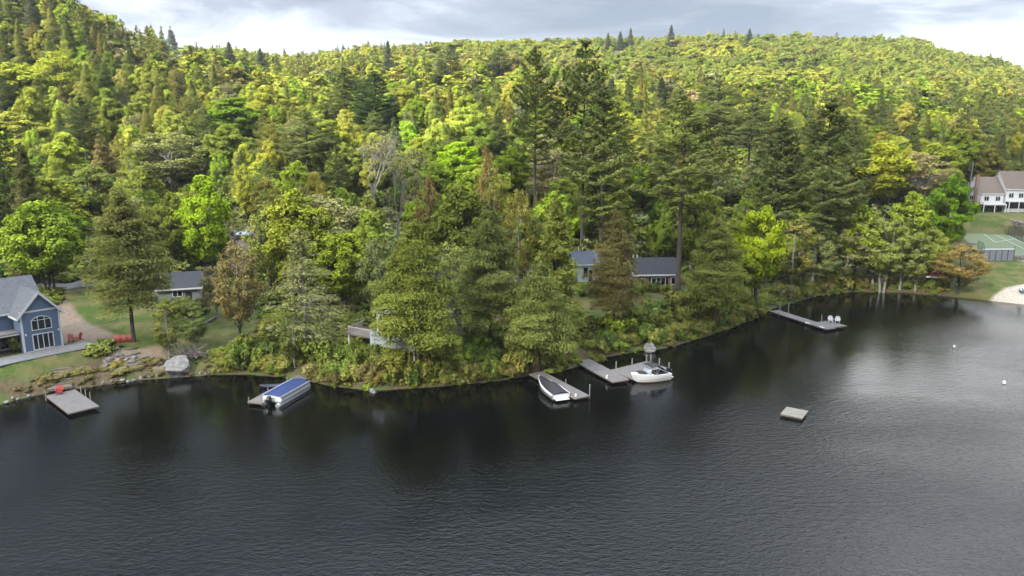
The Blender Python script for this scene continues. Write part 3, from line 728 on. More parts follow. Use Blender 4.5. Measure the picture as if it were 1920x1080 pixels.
hero('pine', 158, None, 182, 75, (0.058, 0.081, 0.025), 'dark slim pine on the left slope', 0, Hd=22)
hero('spruce', 196, None, 262, 88, (.17, .15, .05), 'brown-tinged dark conifer right of the slim left pine', 1, Hd=18)
hero('airy', 318, None, 238, 165, (0.158, 0.173, 0.050), 'wide grey-green airy tree behind the big olive hemlock', 0, Hd=18)
hero('airy', 165, None, 300, 120, (0.121, 0.158, 0.029), 'grey-green leafy tree above the bright round maple', 2, Hd=15)
hero('maple', 440, None, 178, 120, (0.105, 0.179, 0.014), 'big dark-leaved green tree on the left slope', 1, Hd=17)
hero('spruce', 60, 126, 290, 90, (0.101, 0.106, 0.033), 'olive conifer between the left edge pine and the round maple', 0)
hero('pine', 1345, None, 150, 115, (0.111, 0.137, 0.038), 'dark open pine behind the tall white pine', 0, Hd=25)
hero('pine', 1405, None, 178, 105, (0.111, 0.137, 0.040), 'dark pine between the tall white pine and the cove pines', 2, Hd=26)
hero('airy', 1350, None, 300, 100, (0.121, 0.137, 0.036), 'dull green tree right of the tall white pine', 1, Hd=15)
hero('maple', 1205, None, 300, 85, (0.158, 0.242, 0.014), 'small vivid green tree left of the tall white pine', 2, Hd=14)

for (px, yt, Y, w_, l) in ((328, 58, 345, 46, 'dark spruce standing clear of the skyline on the left shoulder of the hill'), (430, 80, 520, 30, 'small dark spruce breaking the skyline right of the left shoulder'), (488, 92, 560, 28, 'small spruce on the skyline dip, left one'), (1140, 63, 760, 16, 'tiny dark spruce on the far ridge, leftmost of a row'),
        (1163, 60, 760, 17, 'tiny dark spruce on the far ridge, second of a row'), (1182, 54, 770, 17, 'tiny dark spruce on the far ridge, third of a row'), (1258, 49, 780, 22, 'dark spruce standing highest on the far ridge skyline'), (1405, 55, 780, 18, 'tiny dark spruce on the far ridge, farthest right'), (60, -8, 330, 40, 'dark spruce on the steep left hill at the top edge'), (728, 80, 480, 32, 'pointed spruce on the skyline left of the middle pines'), (845, 82, 430, 34, 'dark pine crown on the skyline above the small lone pine')):
    hero('spruce' if 'spruce' in l else 'pine', px, Y, yt, w_, (.085, .105, .045), l, Hd=15 if px in (328, 60) else None)
for (k_, px, Y, yt, w_, c_, l, v_) in (
        ('airy', 848, 103, 440, 96, (.19, .215, .05), 'light green airy tree right of the large dense shore hemlock', 0), ('maple', 1608, 146, 372, 92, (.20, .26, .025), 'light green leafy tree on the cove bank left of the birches', 0),
        ('airy', 398, 108, 490, 64, (.17, .15, .06), 'small brownish budding tree right of the small grey cottage', 0), ('airy', 1662, 143, 402, 84, (.20, .235, .05), 'pale green airy tree behind the first cove birches', 1), ('maple', 1705, 147, 352, 88, (.19, .25, .025), 'light green tree standing behind the upright cove birch', 2),
        ('airy', 1748, 146, 418, 78, (.22, .25, .04), 'yellowish airy tree over the canoe rack', 2), ('airy', 1530, 141, 430, 90, (.17, .19, .05), 'olive airy tree on the cove bank under the broad pine', 0), ('maple', 1500, 146, 355, 84, (.17, .23, .025), 'mid green tree between the slender yellowish tree and the broad pine', 1),
        ('maple', 1310, 133, 330, 86, (.16, .205, .026), 'mid green leafy tree just right of the tall white pine trunk', 3), ('maple', 690, 118, 385, 92, (.17, .22, .028), 'green leafy tree below the leafless grey tree', 1), ('airy', 500, 120, 375, 86, (.20, .23, .045), 'pale yellow-green tree beside the brown dirt drive', 2)):
    hero(k_, px, Y, yt, w_, c_, l, v_)
# ------------------------------------------------------------------ the rest of the wood
def open_place(x, y):
    for P in LAWNS + DIRTS:
        if inpoly(np.array([x]), np.array([y]), P)[0]: return True
    px, py, _ = proj((x, y, ground(x, y)))
    if px > 1775 and y < 240: return True
    for (cx, cy, r0, r1, z) in PADS:
        if math.hypot(x - cx, y - cy) < r0 + 1.5: return True
    for q in ROAD:
        if math.hypot(x - q[0], y - q[1]) < 4.5: return True
    return False
ROAD = [hit(a, b_)[:2] for a, b_ in ((-120, 540), (-40, 540), (40, 539), (110, 537), (160, 534), (205, 531), (250, 529), (300, 527), (350, 525), (400, 523), (440, 521), (485, 519))]
def conif_share(px, Y):
    s = .14 + .30 * math.sin(px * .013 + Y * .021) * math.sin(Y * .043 + px * .005)
    if px > 1180 and 150 < Y < 420: s += .34
    if px < 420 and Y > 215: s += .30
    if 420 < px < 800 and Y > 330 : s += .25
    if 800 < px < 1180 and 170 < Y < 400: s += .12
    if Y > 440: s -= .17
    if px > 1780 and Y > 230: s += .25
    return s
pts = []
cell = {}
def ok(x, y, r):
    gx, gy = int(x // 12), int(y // 12)
    for i in range(gx - 1, gx + 2):
        for j in range(gy - 1, gy + 2):
            for (a, b_, q) in cell.get((i, j), ()):
                if (a - x) ** 2 + (b_ - y) ** 2 < (.5 * (r + q)) ** 2 * 1.0: return False
    return True
for (x, y, r) in OCC: cell.setdefault((int(x // 12), int(y // 12)), []).append((x, y, r * 1.7))
for _ in range(60000):
    Y = 100 + 800 * rng.random() ** 1.35; u = rng.uniform(-.80, .84); x = u * Y
    r = (9.0 if Y < 300 else 10.0) * rng.choice([.55, .75, .95, 1.2, 1.5])
    if not ok(x, Y, r): continue
    pts.append([x, Y, r]); cell.setdefault((int(x // 12), int(Y // 12)), []).append((x, Y, r))
P = np.array(pts); D = shore_dist(P[:, 0], P[:, 1]); P = P[D > 21]
P = P[[not open_place(a[0], a[1]) for a in P]]
P = P[np.argsort(P[:, 1])]
GZ = terr(P[:, 0], P[:, 1])
nb = nc = 0; far_pts = {'decid': [], 'conif': []}
rest = []
LAND = [(30, 'above the blue house'), (290, 'above the big olive hemlock'), (510, 'above the pontoon boat'), (690, 'above the leafless grey tree'), (860, 'above the vivid green maple'),
        (1010, 'above the straight dock'), (1100, 'above the white cottage'), (1270, 'above the tallest white pine'), (1420, 'above the leaning shore hemlock'), (1540, 'above the right dock'),
        (1680, 'above the cove birches'), (1790, 'above the canoe rack'), (1880, 'above the townhouses')]
ORD = 'first second third fourth fifth sixth seventh eighth ninth tenth eleventh twelfth thirteenth fourteenth fifteenth sixteenth seventeenth eighteenth nineteenth twentieth'.split()
BL = [(BRIGHT, 'bright green'), (LIME, 'lime'), (YELL, 'yellow-green'), (OLIVE, 'olive'), (GREY, 'grey-green'), (MID, 'mid green'), (GOLD, 'golden'), (PINK, 'pinkish budding')]
CN = [(DARK, 'dark green'), (PINEC, 'deep green'), (HEM, 'olive'), (BROWN, 'brown-tinged')]
labelled = []
for i, (x, Y, r) in enumerate(P):
    g = GZ[i]; px, py, dep = proj((x, Y, g + 14))
    if px < -110 or px > 2030: continue
    if 425 < px < 488 and Y < 160: continue
    if Y < (121 if px < 900 else 116 if px < 1060 else 131 if px < 1300 else 120): continue
    con = rng.random() < conif_share(px, Y)
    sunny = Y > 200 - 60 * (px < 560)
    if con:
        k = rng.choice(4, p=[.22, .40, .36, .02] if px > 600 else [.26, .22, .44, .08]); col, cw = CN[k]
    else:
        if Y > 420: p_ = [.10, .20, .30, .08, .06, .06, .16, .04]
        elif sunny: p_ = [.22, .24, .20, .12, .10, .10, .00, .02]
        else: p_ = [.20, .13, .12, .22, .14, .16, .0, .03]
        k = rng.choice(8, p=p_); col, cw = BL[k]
    if Y > 420 and not con: col = [(.23, .265, .04), (.27, .295, .045), (.19, .23, .04), (.165, .21, .032), (.23, .23, .055), (.30, .32, .04)][min(5, int(3 + 2.4 * math.sin(x * .021 + 1) * math.sin(Y * .017) + rng.normal() * .9)) % 6]
    ptop0 = proj((x, Y, g + 14))[1]
    if any(abs(px - v[0]) < v[1] and Y < v[3] - 3 and ptop0 < v[2] for v in VIEW): continue
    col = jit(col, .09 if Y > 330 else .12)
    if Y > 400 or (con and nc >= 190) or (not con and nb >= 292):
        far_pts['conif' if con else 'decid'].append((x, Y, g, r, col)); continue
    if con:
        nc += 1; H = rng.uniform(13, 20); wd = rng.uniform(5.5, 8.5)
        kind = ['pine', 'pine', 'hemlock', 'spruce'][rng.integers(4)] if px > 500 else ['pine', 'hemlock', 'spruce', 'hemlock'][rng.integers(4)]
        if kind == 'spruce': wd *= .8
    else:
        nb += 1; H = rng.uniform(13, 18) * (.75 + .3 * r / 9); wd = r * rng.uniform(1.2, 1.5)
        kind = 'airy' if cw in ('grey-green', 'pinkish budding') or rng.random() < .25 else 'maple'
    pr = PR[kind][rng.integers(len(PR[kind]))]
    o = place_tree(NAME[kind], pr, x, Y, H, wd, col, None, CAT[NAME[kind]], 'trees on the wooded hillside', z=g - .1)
    lm = min(LAND, key=lambda q: abs(q[0] - px))[1]
    ptop = proj((x, Y, g + H))[1]
    band = 'ridge' if ptop < 110 else 'upper slope' if ptop < 190 else 'middle slope' if ptop < 280 else 'lower slope' if ptop < 380 else 'foot of the slope'
    tree = NAME[kind].replace('_', ' ').replace('broadleaf', 'leafy' if kind == 'maple' else 'airy')
    labelled.append((f'{cw} {tree} on the {band} {lm}' if band != 'foot of the slope' else f'{cw} {tree} at the foot of the slope {lm}', px, o))
by = {}
for l, px, o in labelled: by.setdefault(l, []).append((px, o))
for l, v in by.items():
    v.sort(key=lambda q: q[0])
    for k, (px, o) in enumerate(v): o['label'] = l if len(v) == 1 else f'{l}, {ORD[k]} from left' if len(l.split()) <= 13 else f'{l}, {ORD[k]}'
#print('things', nb, nc, 'far', len(far_pts['decid']), len(far_pts['conif']))

def scatter(name, protos, pos, rot, scl, col, pick):
    """many copies nobody would count: one object"""
    me = bpy.data.meshes.new(name); me.vertices.add(len(pos)); me.vertices.foreach_set('co', np.asarray(pos, np.float32).ravel())
    for nm, ty, key, v in (('rot', 'FLOAT_VECTOR', 'vector', rot), ('scl', 'FLOAT_VECTOR', 'vector', scl), ('tcol', 'FLOAT_COLOR', 'color', col), ('pick', 'INT', 'value', pick)):
        a = me.attributes.new(nm, ty, 'POINT'); a.data.foreach_set(key, np.asarray(v, np.int32 if ty == 'INT' else np.float32).ravel())
    o = link(name, me); tag(o, kind='stuff')
    cl = bpy.data.collections.new(name + ' sources')
    for p in protos: cl.objects.link(bpy.data.objects.new(p.mesh.name, p.mesh))
    ng = bpy.data.node_groups.new(name, 'GeometryNodeTree')
    ng.interface.new_socket('Geometry', in_out='INPUT', socket_type='NodeSocketGeometry'); ng.interface.new_socket('Geometry', in_out='OUTPUT', socket_type='NodeSocketGeometry')
    gi = ng.nodes.new('NodeGroupInput'); go = ng.nodes.new('NodeGroupOutput'); ip = ng.nodes.new('GeometryNodeInstanceOnPoints'); ci = ng.nodes.new('GeometryNodeCollectionInfo')
    ci.inputs[0].default_value = cl; ci.inputs['Separate Children'].default_value = True; ci.inputs['Reset Children'].default_value = True
    def at_(nm, ty):
        n = ng.nodes.new('GeometryNodeInputNamedAttribute'); n.data_type = ty; n.inputs[0].default_value = nm; return n.outputs[0]
    ip.inputs['Pick Instance'].default_value = True
    e = ng.nodes.new('FunctionNodeEulerToRotation'); ng.links.new(at_('rot', 'FLOAT_VECTOR'), e.inputs[0])
    for a, b_ in ((gi.outputs[0], ip.inputs['Points']), (ci.outputs[0], ip.inputs['Instance']), (at_('pick', 'INT'), ip.inputs['Instance Index']), (e.outputs[0], ip.inputs['Rotation']), (at_('scl', 'FLOAT_VECTOR'), ip.inputs['Scale']), (ip.outputs[0], go.inputs[0])):
        ng.links.new(a, b_)
    md = o.modifiers.new('scatter', 'NODES'); md.node_group = ng; return o
pos = []; rot = []; scl = []; cols = []; pick = []
for kind, k0 in (('decid', 0), ('conif', 4)):
    for (x, Y, g, r, col) in far_pts[kind]:
        pos.append((x, Y, g - .1)); rot.append((0, 0, rng.uniform(0, 6.28))); cols.append((*col, 1)); pick.append(k0 + int(rng.integers(4)))
        if kind == 'decid': sz = rng.uniform(10, 16) / 15; sx = r * rng.uniform(1.4, 1.8) / 10.4
        else: sz = rng.uniform(9, 17) / 21; sx = rng.uniform(.7, 1.05)
        scl.append((sx, sx, sz))
scatter('forest', FAR['decid'] + FAR['conif'], pos, rot, scl, cols, pick)
# low growth of the wood floor and weeds down to the waterline
UND = [mk('far_c%d' % i, shrub(1.5, 1.5, 700, .17, 14), far=True) for i in range(3)]
q = []
for _ in range(9500):
    Y = rng.uniform(84, 230); x = rng.uniform(-.78, .8) * Y; q.append((x, Y))
q = np.array(q); D = shore_dist(q[:, 0], q[:, 1]); q = q[D > 6]
q = np.array([a for a in q if not open_place(a[0], a[1])]); s1_ = rng.uniform(.4, 1.25, len(q))
q2 = []
for _ in range(7000):
    Y = 128 + 330 * rng.random() ** .8; x = rng.uniform(-.78, .8) * Y; q2.append((x, Y))
q2 = np.array(q2); q2 = q2[shore_dist(q2[:, 0], q2[:, 1]) > 24]; q2 = np.array([a for a in q2 if not open_place(a[0], a[1])])       # saplings under the crowns
q = np.r_[q, q2]; s1_ = np.r_[s1_, rng.uniform(1.3, 3.0, len(q2))]
UC = [(.13, .17, .033), (.17, .205, .035), (.17, .18, .06), (.12, .15, .034)]; uc = [(*jit(UC[rng.integers(4)]), 1) for _ in range(len(q))]
WC = [(.17, .185, .036), (.19, .175, .055), (.15, .185, .03), (.17, .215, .03), (.13, .155, .03)]
WL = [(.13, .105, .045), (.15, .125, .05), (.11, .115, .035)]
LANDING = [at(*p, 0)[:2] for p in ((113, 735), (562, 706), (997, 700), (1090, 676), (1447, 581), (1222, 655))]
e = []; es = []
while len(e) < 2600:
    k = rng.integers(3, len(SH) - 5); t = rng.random(); c = SH[k] * (1 - t) + SH[k + 1] * t
    if rng.random() > np.hypot(*(SH[k + 1] - SH[k])) / 14: continue
    p = c + rng.normal(size=2) * 1.2 + [0, rng.uniform(0, 5.5)]; px, py, _ = proj((p[0], p[1], 0)); d = float(shore_dist(p[:1], p[1:])[0])
    if d < .12 or px > 1775 or any(np.hypot(*(p - l)) < 1.6 for l in LANDING): continue
    if px < 400 and (d > 3.2 or rng.random() < .72): continue
    e.append(p); es.append(rng.uniform(.14, .34) if px < 400 else rng.uniform(.22, .62) * (1 if d > 1 else .75))
e = np.array(e); ec = [(*jit(WC[rng.integers(5)] if proj((p[0], p[1], 0))[0] > 400 else WL[rng.integers(3)]), 1) for p in e]; q = np.r_[q, e]; s = np.r_[s1_, es]; n = len(q); gz = terr(q[:, 0], q[:, 1])
scatter('undergrowth', UND, np.c_[q, gz - .1], np.c_[np.zeros((n, 2)), rng.uniform(0, 6.28, n)], np.c_[s, s, s * rng.uniform(.6, 1.1, n)], uc + ec, rng.integers(0, 3, n))
# ------------------------------------------------------------------ paints and surfaces
M_WHITE = mat('white_trim', (.72, .72, .70), .5, .05); M_BLUE = mat('blue_clapboard', (.145, .205, .31), .6, .12, 5, stretch=(.2, .2, 6))
M_ROOFG = mat('grey_shingle', (.145, .15, .16), .9, .32, 4, .4); M_ROOFD = mat('dark_shingle', (.045, .047, .055), .9, .3, 4, .4)
M_ROOFB = mat('brown_shingle', (.185, .142, .108), .9, .22, 2.5, .4); M_ROOFBL = mat('blue_grey_shingle', (.13, .15, .18), .85, .25, 4, .3)
M_GLASS = mat('dark_glass', (.012, .016, .02), .06, .3, 2, spec=.8); M_STONE = mat('granite', (.27, .255, .23), .9, .5, 1.6, 1.0)
M_STONE2 = mat('rough_stone', (.24, .21, .18), .95, .4, 3, .8); M_CONC = mat('concrete', (.21, .21, .205), .9, .15, 2, .2)
M_ASPH = mat('asphalt', (.10, .10, .105), .95, .2, 2, .2); M_DECK = mat('weathered_deck', (.19, .172, .158), .85, .3, 1.6, .3, stretch=(5, 1, 1))
M_WOOD = mat('old_timber', (.21, .17, .13), .9, .35, 3, .5, stretch=(1, 5, 1)); M_POST = mat('grey_post', (.30, .28, .255), .9, .3, 3)
M_RED = mat('red_paint', (.48, .035, .03), .5, .12); M_TAN = mat('tan_siding', (.36, .235, .165), .85, .15, 6, stretch=(.3, .3, 6))
M_GREY = mat('grey_siding', (.26, .28, .29), .8, .12, 5, stretch=(.2, .2, 6)); M_PALE = mat('pale_siding', (.72, .73, .72), .7, .08, 5, stretch=(.2, .2, 6))
M_BRICK = mat('brick', (.36, .225, .17), .9, .3, 8, .3); M_BLACK = mat('black_plastic', (.012, .012, .013), .4, .2); M_CANV = mat('black_canvas', (.022, .022, .024), .75, .25, 2, .3)
M_GEL = mat('white_gelcoat', (.78, .78, .76), .22, .04, spec=.6); M_ALU = mat('aluminium', (.55, .56, .57), .35, .1, metal=.6); M_BCANV = mat('blue_canvas', (.012, .034, .14), .7, .2, 2.5, .3)
M_DSHUT = mat('black_shutter', (.015, .015, .017), .6, .2); M_SAND = mat('sand', (.52, .45, .35), .95, .15, 3, .3); M_GREEN = mat('green_hull', (.02, .16, .075), .4, .1)
M_CORTG = mat('court_green', (.15, .19, .09), .9, .15, .5); M_LINE = mat('court_line', (.75, .75, .72), .8, .1); M_MESH = mat('dark_wire', (.03, .032, .03), .6, .2)
M_TWIG = mat('dead_wood', (.24, .205, .17), .95, .35, 4, .5); M_LBLUE = mat('pale_blue_panel', (.46, .51, .54), .6, .1); M_KBLUE = mat('blue_hull', (.03, .13, .35), .4, .1)
M_CREAM = mat('cream_hull', (.60, .52, .42), .3, .06); M_REDDK = mat('red_stained_deck', (.30, .12, .09), .8, .25)

def quad_frame(A, B, C):
    """origin A, x towards B, y on C's side: (origin, angle, length, width)"""
    A, B, C = (np.asarray(p, float) for p in (A, B, C)); d = B - A; Lx = math.hypot(d[0], d[1]); a = math.atan2(d[1], d[0])
    n = np.array([-math.sin(a), math.cos(a)]); return A, a, Lx, float((C - A)[:2] @ n)
def window(parent, x, y, z, w, h, nx=2, nz=1, frame=.09, axis='x', face=-1, name='window', fm=None, shutters=None, arch=0.0, depth=.07):
    """window on a wall: axis 'x' lies along x and faces -y/+y, axis 'y' lies along y and faces -x/+x; frame and bars one mesh, pane its child"""
    b = MB()
    def P(u, v, d):                     # u along, v up, d outwards
        return (x + u, y + face * d, z + v) if axis == 'x' else (x + face * d, y + u, z + v)
    def bx(u0, u1, v0, v1, d0, d1):
        p = P(u0, v0, d0); q = P(u1, v1, d1)
        b.box(min(p[0], q[0]), max(p[0], q[0]), min(p[1], q[1]), max(p[1], q[1]), min(p[2], q[2]), max(p[2], q[2]))
    bx(0, frame, 0, h, 0, depth); bx(w - frame, w, 0, h, 0, depth); bx(frame, w - frame, 0, frame, 0, depth)
    if arch:
        top = [(w * k / 12, h + arch * (1 - (2 * k / 12 - 1) ** 2)) for k in range(13)]
        for k in range(12):
            (u0, v0), (u1, v1) = top[k], top[k + 1]
            b.prism([P(u0, v0 - frame, 0), P(u1, v1 - frame, 0), P(u1, v1, 0), P(u0, v0, 0)], np.array(P(0, 0, depth)) - np.array(P(0, 0, 0)))
        bx(frame, w - frame, h - frame * .6, h, 0, depth * .9)
    else: bx(frame, w - frame, h - frame, h, 0, depth)
    for k in range(1, nx): bx(w * k / nx - frame * .4, w * k / nx + frame * .4, frame, h - frame + arch * (1 - (2 * k / nx - 1) ** 2), 0, depth * .8)
    for k in range(1, nz): bx(frame, w - frame, h * k / nz - frame * .3, h * k / nz + frame * .3, 0, depth * .7)
    o = b.build(name, fm or M_WHITE, parent)
    g = MB()
    if arch: g.prism([P(0.02, 0.02, .006)] + [P(w - .02, .02, .006)] + [P(u * .99 + .01, v - .02, .006) for u, v in top[::-1]], np.array(P(0, 0, .02)) - np.array(P(0, 0, 0)))
    else:
        p = P(.02, .02, .006); q = P(w - .02, h - .02, .026); g.box(min(p[0], q[0]), max(p[0], q[0]), min(p[1], q[1]), max(p[1], q[1]), p[2], q[2])
    g.build('pane', M_GLASS, o)
    if shutters:
        for u in (-.42, w + .02):
            s = MB(); p = P(u, 0, 0); q = P(u + .4, h, .05); s.box(min(p[0], q[0]), max(p[0], q[0]), min(p[1], q[1]), max(p[1], q[1]), p[2], q[2]); s.build('shutter', shutters, parent)
    return o
def gable(parent, x0, x1, y0, y1, z0, ze, zr, wall, roof, axis='x', over=.45, trim=M_WHITE, th=.16, wname='wall', rname='roof', fascia=True):
    """gabled block; axis is the ridge direction"""
    b = MB(); r = MB(); t = MB()
    if axis == 'x':
        ym = (y0 + y1) / 2; prof = [(y0, z0), (y1, z0), (y1, ze), (ym, zr), (y0, ze)]
        b.prism([(x0, p, q) for p, q in prof], (x1 - x0, 0, 0)); s = (zr - ze) / (ym - y0)
        for yy, sg in ((y0, -1), (y1, 1)):
            e = yy + sg * over; zz = ze - over * s
            r.prism([(x0 - over, e, zz + .02), (x0 - over, ym, zr + .02), (x0 - over, ym, zr + .02 + th), (x0 - over, e, zz + .02 + th)], (x1 - x0 + 2 * over, 0, 0))
            if fascia:
                for xa in (x0 - over - .05, x1 + over + .002): t.prism([(xa, e, zz - .16), (xa, ym, zr - .16), (xa, ym, zr + .015), (xa, e, zz + .015)], (.048, 0, 0))
                t.box(x0 - over, x1 + over, min(e, e + sg * .05) , max(e, e + sg * .05), zz - .14, zz + .12)
    else:
        xm = (x0 + x1) / 2; prof = [(x0, z0), (x1, z0), (x1, ze), (xm, zr), (x0, ze)]
        b.prism([(p, y0, q) for p, q in prof], (0, y1 - y0, 0)); s = (zr - ze) / (xm - x0)
        for xx, sg in ((x0, -1), (x1, 1)):
            e = xx + sg * over; zz = ze - over * s
            r.prism([(e, y0 - over, zz + .02), (xm, y0 - over, zr + .02), (xm, y0 - over, zr + .02 + th), (e, y0 - over, zz + .02 + th)], (0, y1 - y0 + 2 * over, 0))
            if fascia:
                for ya in (y0 - over - .05, y1 + over + .002): t.prism([(e, ya, zz - .2), (xm, ya, zr - .2), (xm, ya, zr + .2), (e, ya, zz + .2)], (0, .048, 0))
                t.box(min(e, e + sg * .05), max(e, e + sg * .05), y0 - over, y1 + over, zz - .14, zz + .12)
    wo_ = b.build(wname, wall, parent); ro = r.build(rname, roof, parent)
    if fascia: t.build('roof_trim', trim, parent)
    return wo_, ro
def strip(name, pts, width, m, lift=.04, kind='structure', th=.12, flat=True):
    """a paved band laid on the land"""
    pts = np.asarray(pts, float)[:, :2]; seg = np.r_[0, np.cumsum(np.hypot(*np.diff(pts, axis=0).T))]
    n = max(4, int(seg[-1] / .7)); s = np.linspace(0, seg[-1], n); c = np.stack([np.interp(s, seg, pts[:, 0]), np.interp(s, seg, pts[:, 1])], 1)
    d = np.gradient(c, axis=0); d /= np.linalg.norm(d, axis=1, keepdims=True); nn = np.stack([-d[:, 1], d[:, 0]], 1)
    k = 7; off = np.linspace(-.5, .5, k) * width; V = c[:, None] + nn[:, None] * off[None, :, None]
    z = terr(V[..., 0].ravel(), V[..., 1].ravel()).reshape(n, k) + lift
    if flat: z = np.maximum(z, z.mean(1, keepdims=True) - .05)
    P3 = np.concatenate([V, z[..., None]], -1)
    b = MB(); b.loft([[tuple(p) for p in r] for r in P3]); o = b.build(name, m, smooth=True)
    md = o.modifiers.new('solid', 'SOLIDIFY'); md.thickness = th; md.offset = -1
    if kind: tag(o, kind=kind)
    return o
def rock(name, loc, sx, sy, sz, seed, m=None, label=None, cat='rock', group=None):
    r_ = np.random.default_rng(seed); bm = bmesh.new(); bmesh.ops.create_icosphere(bm, subdivisions=4 if sx > .7 else 2, radius=1)
    D = unit(r_.normal(size=(12, 3))); K = r_.uniform(.5, .86, 12); ph = r_.uniform(0, 6, 6)
    for v in bm.verts:
        p = np.array(v.co); 
        for d, k in zip(D, K):
            e = p @ d
            if e > k: p = p - d * (e - k) * .95
        p = p * (1 + .05 * math.sin(5 * p[0] + ph[0]) * math.sin(6 * p[1] + ph[1]) + .03 * math.sin(13 * p[2] + ph[2] + 9 * p[0]))
        v.co = (p[0] * sx, p[1] * sy, p[2] * sz)
    me = bpy.data.meshes.new(name); bm.to_mesh(me); bm.free(); me.materials.append(m or M_STONE)
    o = link(name, me); o.location = [float(v) for v in loc]; o.rotation_euler = (0, 0, r_.uniform(0, 6)); return tag(o, label, cat, group)
def deck_part(name, parent, Lx, W, z, th=.16, m=None, plank=.15, along='y'):
    """a dock section: planks laid across joists and a rim"""
    b = MB()
    if along == 'y':
        n = int(Lx / plank)
        for i in range(n): b.box(Lx * i / n + .006, Lx * (i + 1) / n - .006, 0, W, z - .04 + random.uniform(-.006, .006), z + random.uniform(-.004, .006))
    else:
        n = int(abs(W) / plank)
        for i in range(n): b.box(0, Lx, W * i / n + .006, W * (i + 1) / n - .006, z - .04, z + random.uniform(-.004, .006))
    o = b.build(name, m or M_DECK, parent)
    r = MB(); t = .05
    r.box(0, Lx, -t - .002, -.002, z - th, z - .005); r.box(0, Lx, W + .002, W + t + .002, z - th, z - .005); r.box(-t - .002, -.002, -t, W + t, z - th, z - .005); r.box(Lx + .002, Lx + t + .002, -t, W + t, z - th, z - .005)
    for k in range(1, 4): r.box(.02, Lx - .02, W * k / 4 - .03, W * k / 4 + .03, z - th, z - .05)
    r.build('rim', M_WOOD, o); return o
def post(parent, x, y, z0, z1, r=.07, m=None, name='post'):
    return MB().tube([(x, y, z0), (x, y, z1 - .02), (x, y, z1)], [r, r, r * .8], 8).build(name, m or M_POST, parent)
# ------------------------------------------------------------------ blue house
A = at(46, 663, 3.0); B = at(119, 649, 3.0)
_, ang, LW, _ = quad_frame(A, B, A)
h = empty('house', A, ang, 'blue clapboard house with white trimmed gable, arched window and grey shingle roof', 'house')
WD = LW; dpt = 9.5
gable(h, 0, WD, 0, dpt, -.6, 5.1, 7.7, M_BLUE, M_ROOFG, 'y', .45)
gable(h, -13, WD - .9, 3.2, 11.5, -.6, 5.2, 8.7, M_BLUE, M_ROOFG, 'x', .4, wname='wing_wall', rname='wing_roof')
t = MB(); t.box(-.03, WD + .03, -.075, -.002, 5.2, 5.42)              # band under the gable
for xx in (-.03, WD - .2): t.box(xx, xx + .23, -.06, -.002, -.1, 5.2)
t.box(-.03, WD + .03, -.05, -.002, -.12, .14); t.build('trim_boards', M_WHITE, h)
window(h, WD * .25, 0, 2.75, WD * .52, 1.35, 3, 1, .1, arch=.5)
dr = window(h, WD * .24, 0, .18, WD * .54, 2.1, 4, 1, .11, name='sliding_door')
window(h, -3.4, 3.2, 3.0, 1.5, 1.2, 2, 1, .1); window(h, -6.6, 3.2, 3.0, 1.5, 1.2, 2, 1, .1)
p = MB(); p.box(-12, -.1, .55, 3.2, 2.55, 2.75); p.build('porch_roof', M_DECK, h)
p = MB()
for xx in (-3.4, -6.8, -10.2): p.box(xx, xx + .18, .62, .8, -.3, 2.55)
p.box(-12, -.1, .55, .62, 2.42, 2.7); p.build('porch_frame', M_WHITE, h)
window(h, -2.9, 3.2, .2, 2.2, 2.0, 2, 1, .1, name='porch_door')
for xx in (.4, WD - .35): MB().box(xx - .08, xx + .08, -.16, -.002, 2.25, 2.5).build('wall_lamp', M_WHITE, h)
ca, sa = math.cos(ang), math.sin(ang)
def HB(x, y): return (A[0] + ca * x - sa * y, A[1] + sa * x + ca * y)
strip('patio', [HB(-16, -1.6), HB(0, -1.6), HB(WD + 1.5, -1.5), HB(WD + 3.4, -.9)], 3.2, M_CONC, .06)

# ------------------------------------------------------------------ other houses
def cottage(px, py, z, rot, w, d, ze, zr, wall, roof, label, axis='x', wins=(), cat='cottage', base=None, chimney=None, porch=False):
    p = at(px, py, z) if base is None else base
    hh = empty('cottage', p, rot, label, cat); gable(hh, -w / 2, w / 2, 0, d, -1.2, ze, zr, wall, roof, axis, .4)
    for (u, zz, ww, h_, nx, sh) in wins: window(hh, u, 0, zz, ww, h_, nx, 1, .1, shutters=sh)
    if chimney: MB().box(chimney[0], chimney[0] + .6, chimney[1], chimney[1] + .6, zr - 1, zr + 1).build('chimney', M_BRICK, hh)
    return hh
c1 = cottage(338, 572, 4.2, R(20), 6.2, 5.5, 2.9, 4.7, M_GREY, M_ROOFD, 'small grey cottage with dark roof between the big hemlock and the lawn', wins=((-1.0, 1.35, 1.5, 1.2, 2, None),))
MB().box(.9, 1.8, -.05, -.002, .1, 2.1).build('door', M_DSHUT, c1)
c2 = cottage(1106, 528, 5.3, R(14), 4.6, 6, 3.3, 4.9, M_PALE, M_ROOFBL, 'white cottage with blue-grey roof and dark shutters beside a conifer', wins=((-1.35, 1.0, 1.0, 1.6, 1, None), (.55, 1.0, 1.0, 1.6, 1, None)))
MB().box(-.25, .45, -.05, -.002, .1, 2.1).build('door', M_DSHUT, c2); post(c2, -1.2, 3, 4.8, 5.9, .1, M_WHITE, 'vent_pipe')
c3 = cottage(1230, 545, 4.8, R(5), 7.4, 6.5, 3.0, 5.0, M_TAN, M_ROOFD, 'tan cottage with dark roof, white bay window and black shutters', wins=((-.9, .85, 2.5, 1.45, 3, M_DSHUT), (-3.2, 1.0, 1.2, 1.2, 2, None), (2.5, 1.0, .8, 1.3, 1, None)))
for xx in (-3.3, -2.6): post(c3, xx, 3.25, 4.8, 5.7, .09, M_WHITE, 'vent_pipe')
